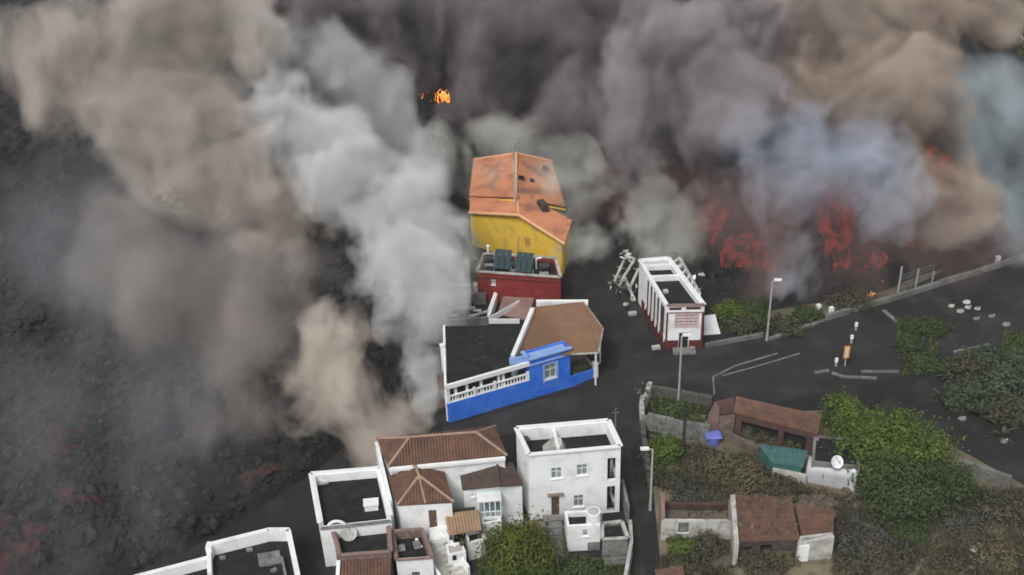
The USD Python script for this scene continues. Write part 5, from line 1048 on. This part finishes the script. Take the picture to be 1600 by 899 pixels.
# ------------------------------------------------------------------ smoke: one body of soft-edged volume per plume
ICO = trimesh.creation.icosphere(2)
PLUMES = []
def plume(name, label, puffs, c1, c2, dens, scale=.125, soft=4.4, amp=4.6, bias=.05, detail=5.0, g=-.38, lift=.55, warp=9.0, stretch=(1, .9, .85)):
    """puffs: (u, v, radius across in photo pixels, radius in height, world y)"""
    nodes = {'g': ('geometry', {}), 'w': ('noise_texture', {'scale': .07, 'detail': 2.0}), 'wm': ('vector_math', {'math_type': 'multiply_add', 'vector2': (warp,) * 3, 'vector3': (-warp / 2,) * 3}), 'wa': ('vector_math', {'math_type': 'add'}),
             'st': ('vector_math', {'math_type': 'multiply', 'vector2': stretch}), 'n': ('noise_texture', {'scale': scale, 'detail': detail, 'roughness': .58, 'distortion': .12}),
             'e': ('math', {'math_type': 'multiply_add', 'value2': amp, 'value3': bias - amp * .5}), 'cl': ('clamp', {}), 'mu': ('math', {'math_type': 'multiply', 'value2': dens}),
             'c': ('rgb_ramp', {'ramp': [(.38, c1), (.62, c2)]}), 'v': ('principled_volume', {'anisotropy': g}), 'ad': ('math', {'math_type': 'add'})}
    links = [('g.position', 'w.vector'), ('w.color', 'wm.vector1'), ('wm.vector', 'wa.vector1'), ('g.position', 'wa.vector2'), ('wa.vector', 'st.vector1'), ('st.vector', 'n.vector'), ('n.fac', 'e.value1'), ('n.fac', 'c.fac'), ('c.color', 'v.color'), ('e.value', 'ad.value1'), ('ad.value', 'cl.value'), ('cl.result', 'mu.value1'), ('mu.value', 'v.density')]
    prev = None; body = None
    for i, (u, v, ru, rv, y) in enumerate(puffs):
        c = GY(u, v, y); s = depth_of(c) / F; yy = y
        while yy > 70 and c[2] < lift * rv * s + max(0, lava_z(c[0], c[1])): yy -= 1.0; c = GY(u, v, yy); s = depth_of(c) / F
        R = np.array([ru * s, (ru + rv) / 2 * s, rv * s]); m = R.mean()
        nodes[f'q{i}'] = ('vector_math', {'math_type': 'multiply_add', 'vector2': tuple(1 / R), 'vector3': tuple(-c / R)}); nodes[f'l{i}'] = ('vector_math', {'math_type': 'length'})
        nodes[f'd{i}'] = ('math', {'math_type': 'multiply_add', 'value2': -m / soft, 'value3': m / soft})
        links += [('wa.vector', f'q{i}.vector1'), (f'q{i}.vector', f'l{i}.vector1'), (f'l{i}.value', f'd{i}.value1')]
        if prev is None: prev = f'd{i}.value'
        else: nodes[f'x{i}'] = ('math', {'math_type': 'maximum'}); links += [(prev, f'x{i}.value1'), (f'd{i}.value', f'x{i}.value2')]; prev = f'x{i}.value'
        V = (ICO.vertices * (R * 1.14 + warp * .22) + c).astype(np.float32); b = m3.Manifold(m3.Mesh(V, ICO.faces.astype(np.uint32))); body = b if body is None else body + b
    links.append((prev, 'ad.value2'))
    body = body.trim_by_plane((0, 0, 1), 0.02)
    PLUMES.append(label); mt = usdkit.material(stage, f'/World/Looks/smoke_look_{len(PLUMES)}', nodes, links, volume='v.volume')
    obj(name, body, mt, label=label, cat='smoke', kind='stuff')

plume('smoke', 'huge beige brown smoke plume over the lava at left', [
    (160, 105, 165, 105, 140), (300, 45, 150, 90, 146), (70, 150, 85, 60, 138), (290, 190, 125, 115, 134), (350, 285, 115, 100, 129), (425, 350, 95, 80, 123), (250, 290, 80, 70, 131)],
    (.53, .45, .39), (.82, .72, .64), .30, soft=4.8)
plume('smoke', 'tan smoke lobe rising behind the terracotta roof', [
    (545, 575, 84, 78, 102), (606, 640, 58, 42, 97.5), (520, 640, 50, 58, 99), (575, 688, 46, 24, 94), (560, 620, 66, 56, 99)],
    (.64, .54, .45), (.92, .81, .70), .42, soft=3.8, bias=.2)
plume('smoke', 'thin brown smoke veil hanging from the beige plume down to the lava', [
    (390, 520, 100, 120, 108), (300, 470, 110, 130, 113), (410, 650, 64, 90, 99), (320, 650, 70, 90, 99), (190, 410, 110, 100, 119), (470, 470, 75, 80, 112), (420, 420, 90, 70, 116)],
    (.29, .25, .23), (.52, .455, .415), .085, soft=5.5, amp=4.6, stretch=(1.1, .9, .55))
plume('smoke', 'tall white smoke plume rising from the left of the blue house', [
    (692, 606, 22, 46, 99), (676, 560, 30, 55, 103), (660, 500, 46, 55, 108), (640, 420, 74, 75, 115), (625, 350, 90, 85, 121), (560, 290, 95, 80, 127), (500, 225, 90, 75, 133), (440, 165, 85, 75, 139), (395, 80, 80, 70, 148), (655, 280, 50, 60, 134)],
    (.84, .86, .865), (.99, .99, .99), .46, soft=4.2)
plume('smoke', 'mid grey smoke between the white plume and the upper fire', [
    (585, 195, 72, 72, 146), (628, 250, 52, 64, 140), (550, 115, 70, 62, 154), (500, 90, 60, 60, 160)],
    (.40, .39, .38), (.72, .71, .69), .26)
plume('smoke', 'dark purplish smoke bank across the top middle', [
    (580, 70, 130, 100, 178), (740, 60, 110, 80, 182), (810, 120, 120, 100, 176), (880, 60, 130, 90, 182), (940, 190, 100, 90, 166), (470, 20, 110, 60, 187), (750, 200, 80, 50, 172), (1010, 290, 70, 70, 150), (880, 260, 50, 60, 156)],
    (.05, .043, .044), (.30, .262, .265), .38, soft=4.6)
plume('smoke', 'mauve grey smoke column behind the chapel', [
    (1060, 140, 120, 120, 162), (1150, 80, 120, 100, 166), (1140, 200, 105, 90, 154), (980, 30, 100, 70, 178), (1010, 215, 75, 65, 158), (1165, 270, 60, 50, 146)],
    (.115, .10, .11), (.50, .445, .47), .36, soft=4.6)
plume('smoke', 'brown smoke plume slanting down towards the road at right', [
    (1290, 60, 140, 100, 168), (1410, 70, 120, 110, 168), (1340, 170, 115, 95, 158), (1430, 190, 90, 100, 155), (1470, 290, 65, 80, 143), (1420, 290, 60, 60, 144), (1505, 325, 42, 42, 140), (1240, 130, 80, 80, 164), (1540, 20, 60, 60, 176)],
    (.20, .138, .108), (.62, .51, .425), .36, soft=4.4)
plume('smoke', 'lilac blue smoke cloud drifting before the brown plume', [
    (1250, 220, 85, 75, 146), (1320, 250, 95, 80, 143), (1375, 295, 70, 62, 138), (1240, 290, 50, 60, 141), (1180, 240, 55, 62, 146)],
    (.36, .405, .53), (.70, .745, .88), .30, soft=4.4)
plume('smoke', 'small bluish smoke wisp just behind the street lamp at the road wall', [
    (1250, 432, 36, 26, 122), (1230, 398, 26, 34, 127)],
    (.46, .48, .55), (.74, .76, .84), .26, soft=3.5)
plume('smoke', 'thin bluish haze cloud at the right edge', [
    (1540, 210, 100, 100, 156), (1570, 310, 95, 85, 140), (1585, 375, 60, 40, 132), (1500, 120, 56, 70, 174), (1560, 150, 60, 50, 168)],
    (.42, .52, .57), (.66, .755, .81), .11, soft=7, amp=3)
plume('smoke', 'pale greenish smoke puffs rising behind the chapel', [
    (1030, 325, 60, 66, 132), (1065, 375, 42, 38, 126), (1015, 385, 32, 26, 124), (1085, 300, 36, 40, 136)],
    (.56, .57, .50), (.88, .88, .80), .32, soft=4.2)
plume('smoke', 'pale greenish smoke wrapping the yellow house', [
    (925, 385, 42, 50, 124), (900, 310, 38, 52, 130), (708, 265, 44, 60, 140), (716, 350, 32, 50, 124), (940, 245, 50, 40, 146), (735, 262, 50, 44, 128), (868, 262, 46, 40, 130), (800, 225, 60, 26, 146), (722, 400, 26, 30, 118)],
    (.46, .47, .42), (.80, .81, .74), .24, soft=5)
plume('smoke', 'dark reddish low smoke creeping over the lava behind the houses', [
    (1180, 370, 110, 80, 134), (1310, 390, 100, 65, 132), (1440, 395, 80, 55, 132), (1080, 280, 100, 80, 146), (1260, 320, 120, 70, 142), (930, 320, 80, 90, 142), (860, 220, 90, 50, 162), (980, 240, 90, 60, 158), (1400, 330, 90, 70, 140), (1520, 360, 60, 50, 136), (780, 200, 80, 40, 168)],
    (.09, .052, .05), (.27, .185, .175), .12, soft=5, amp=4.2, lift=.32)
plume('smoke', 'thin bluish grey ash haze hanging over the lava at left', [
    (180, 420, 190, 150, 122), (60, 420, 150, 130, 122), (230, 640, 170, 150, 97), (90, 650, 160, 140, 96), (130, 300, 170, 90, 134), (60, 800, 130, 100, 86), (260, 760, 130, 90, 88)],
    (.40, .425, .455), (.55, .575, .605), .018, soft=9, amp=2.4, bias=.1)
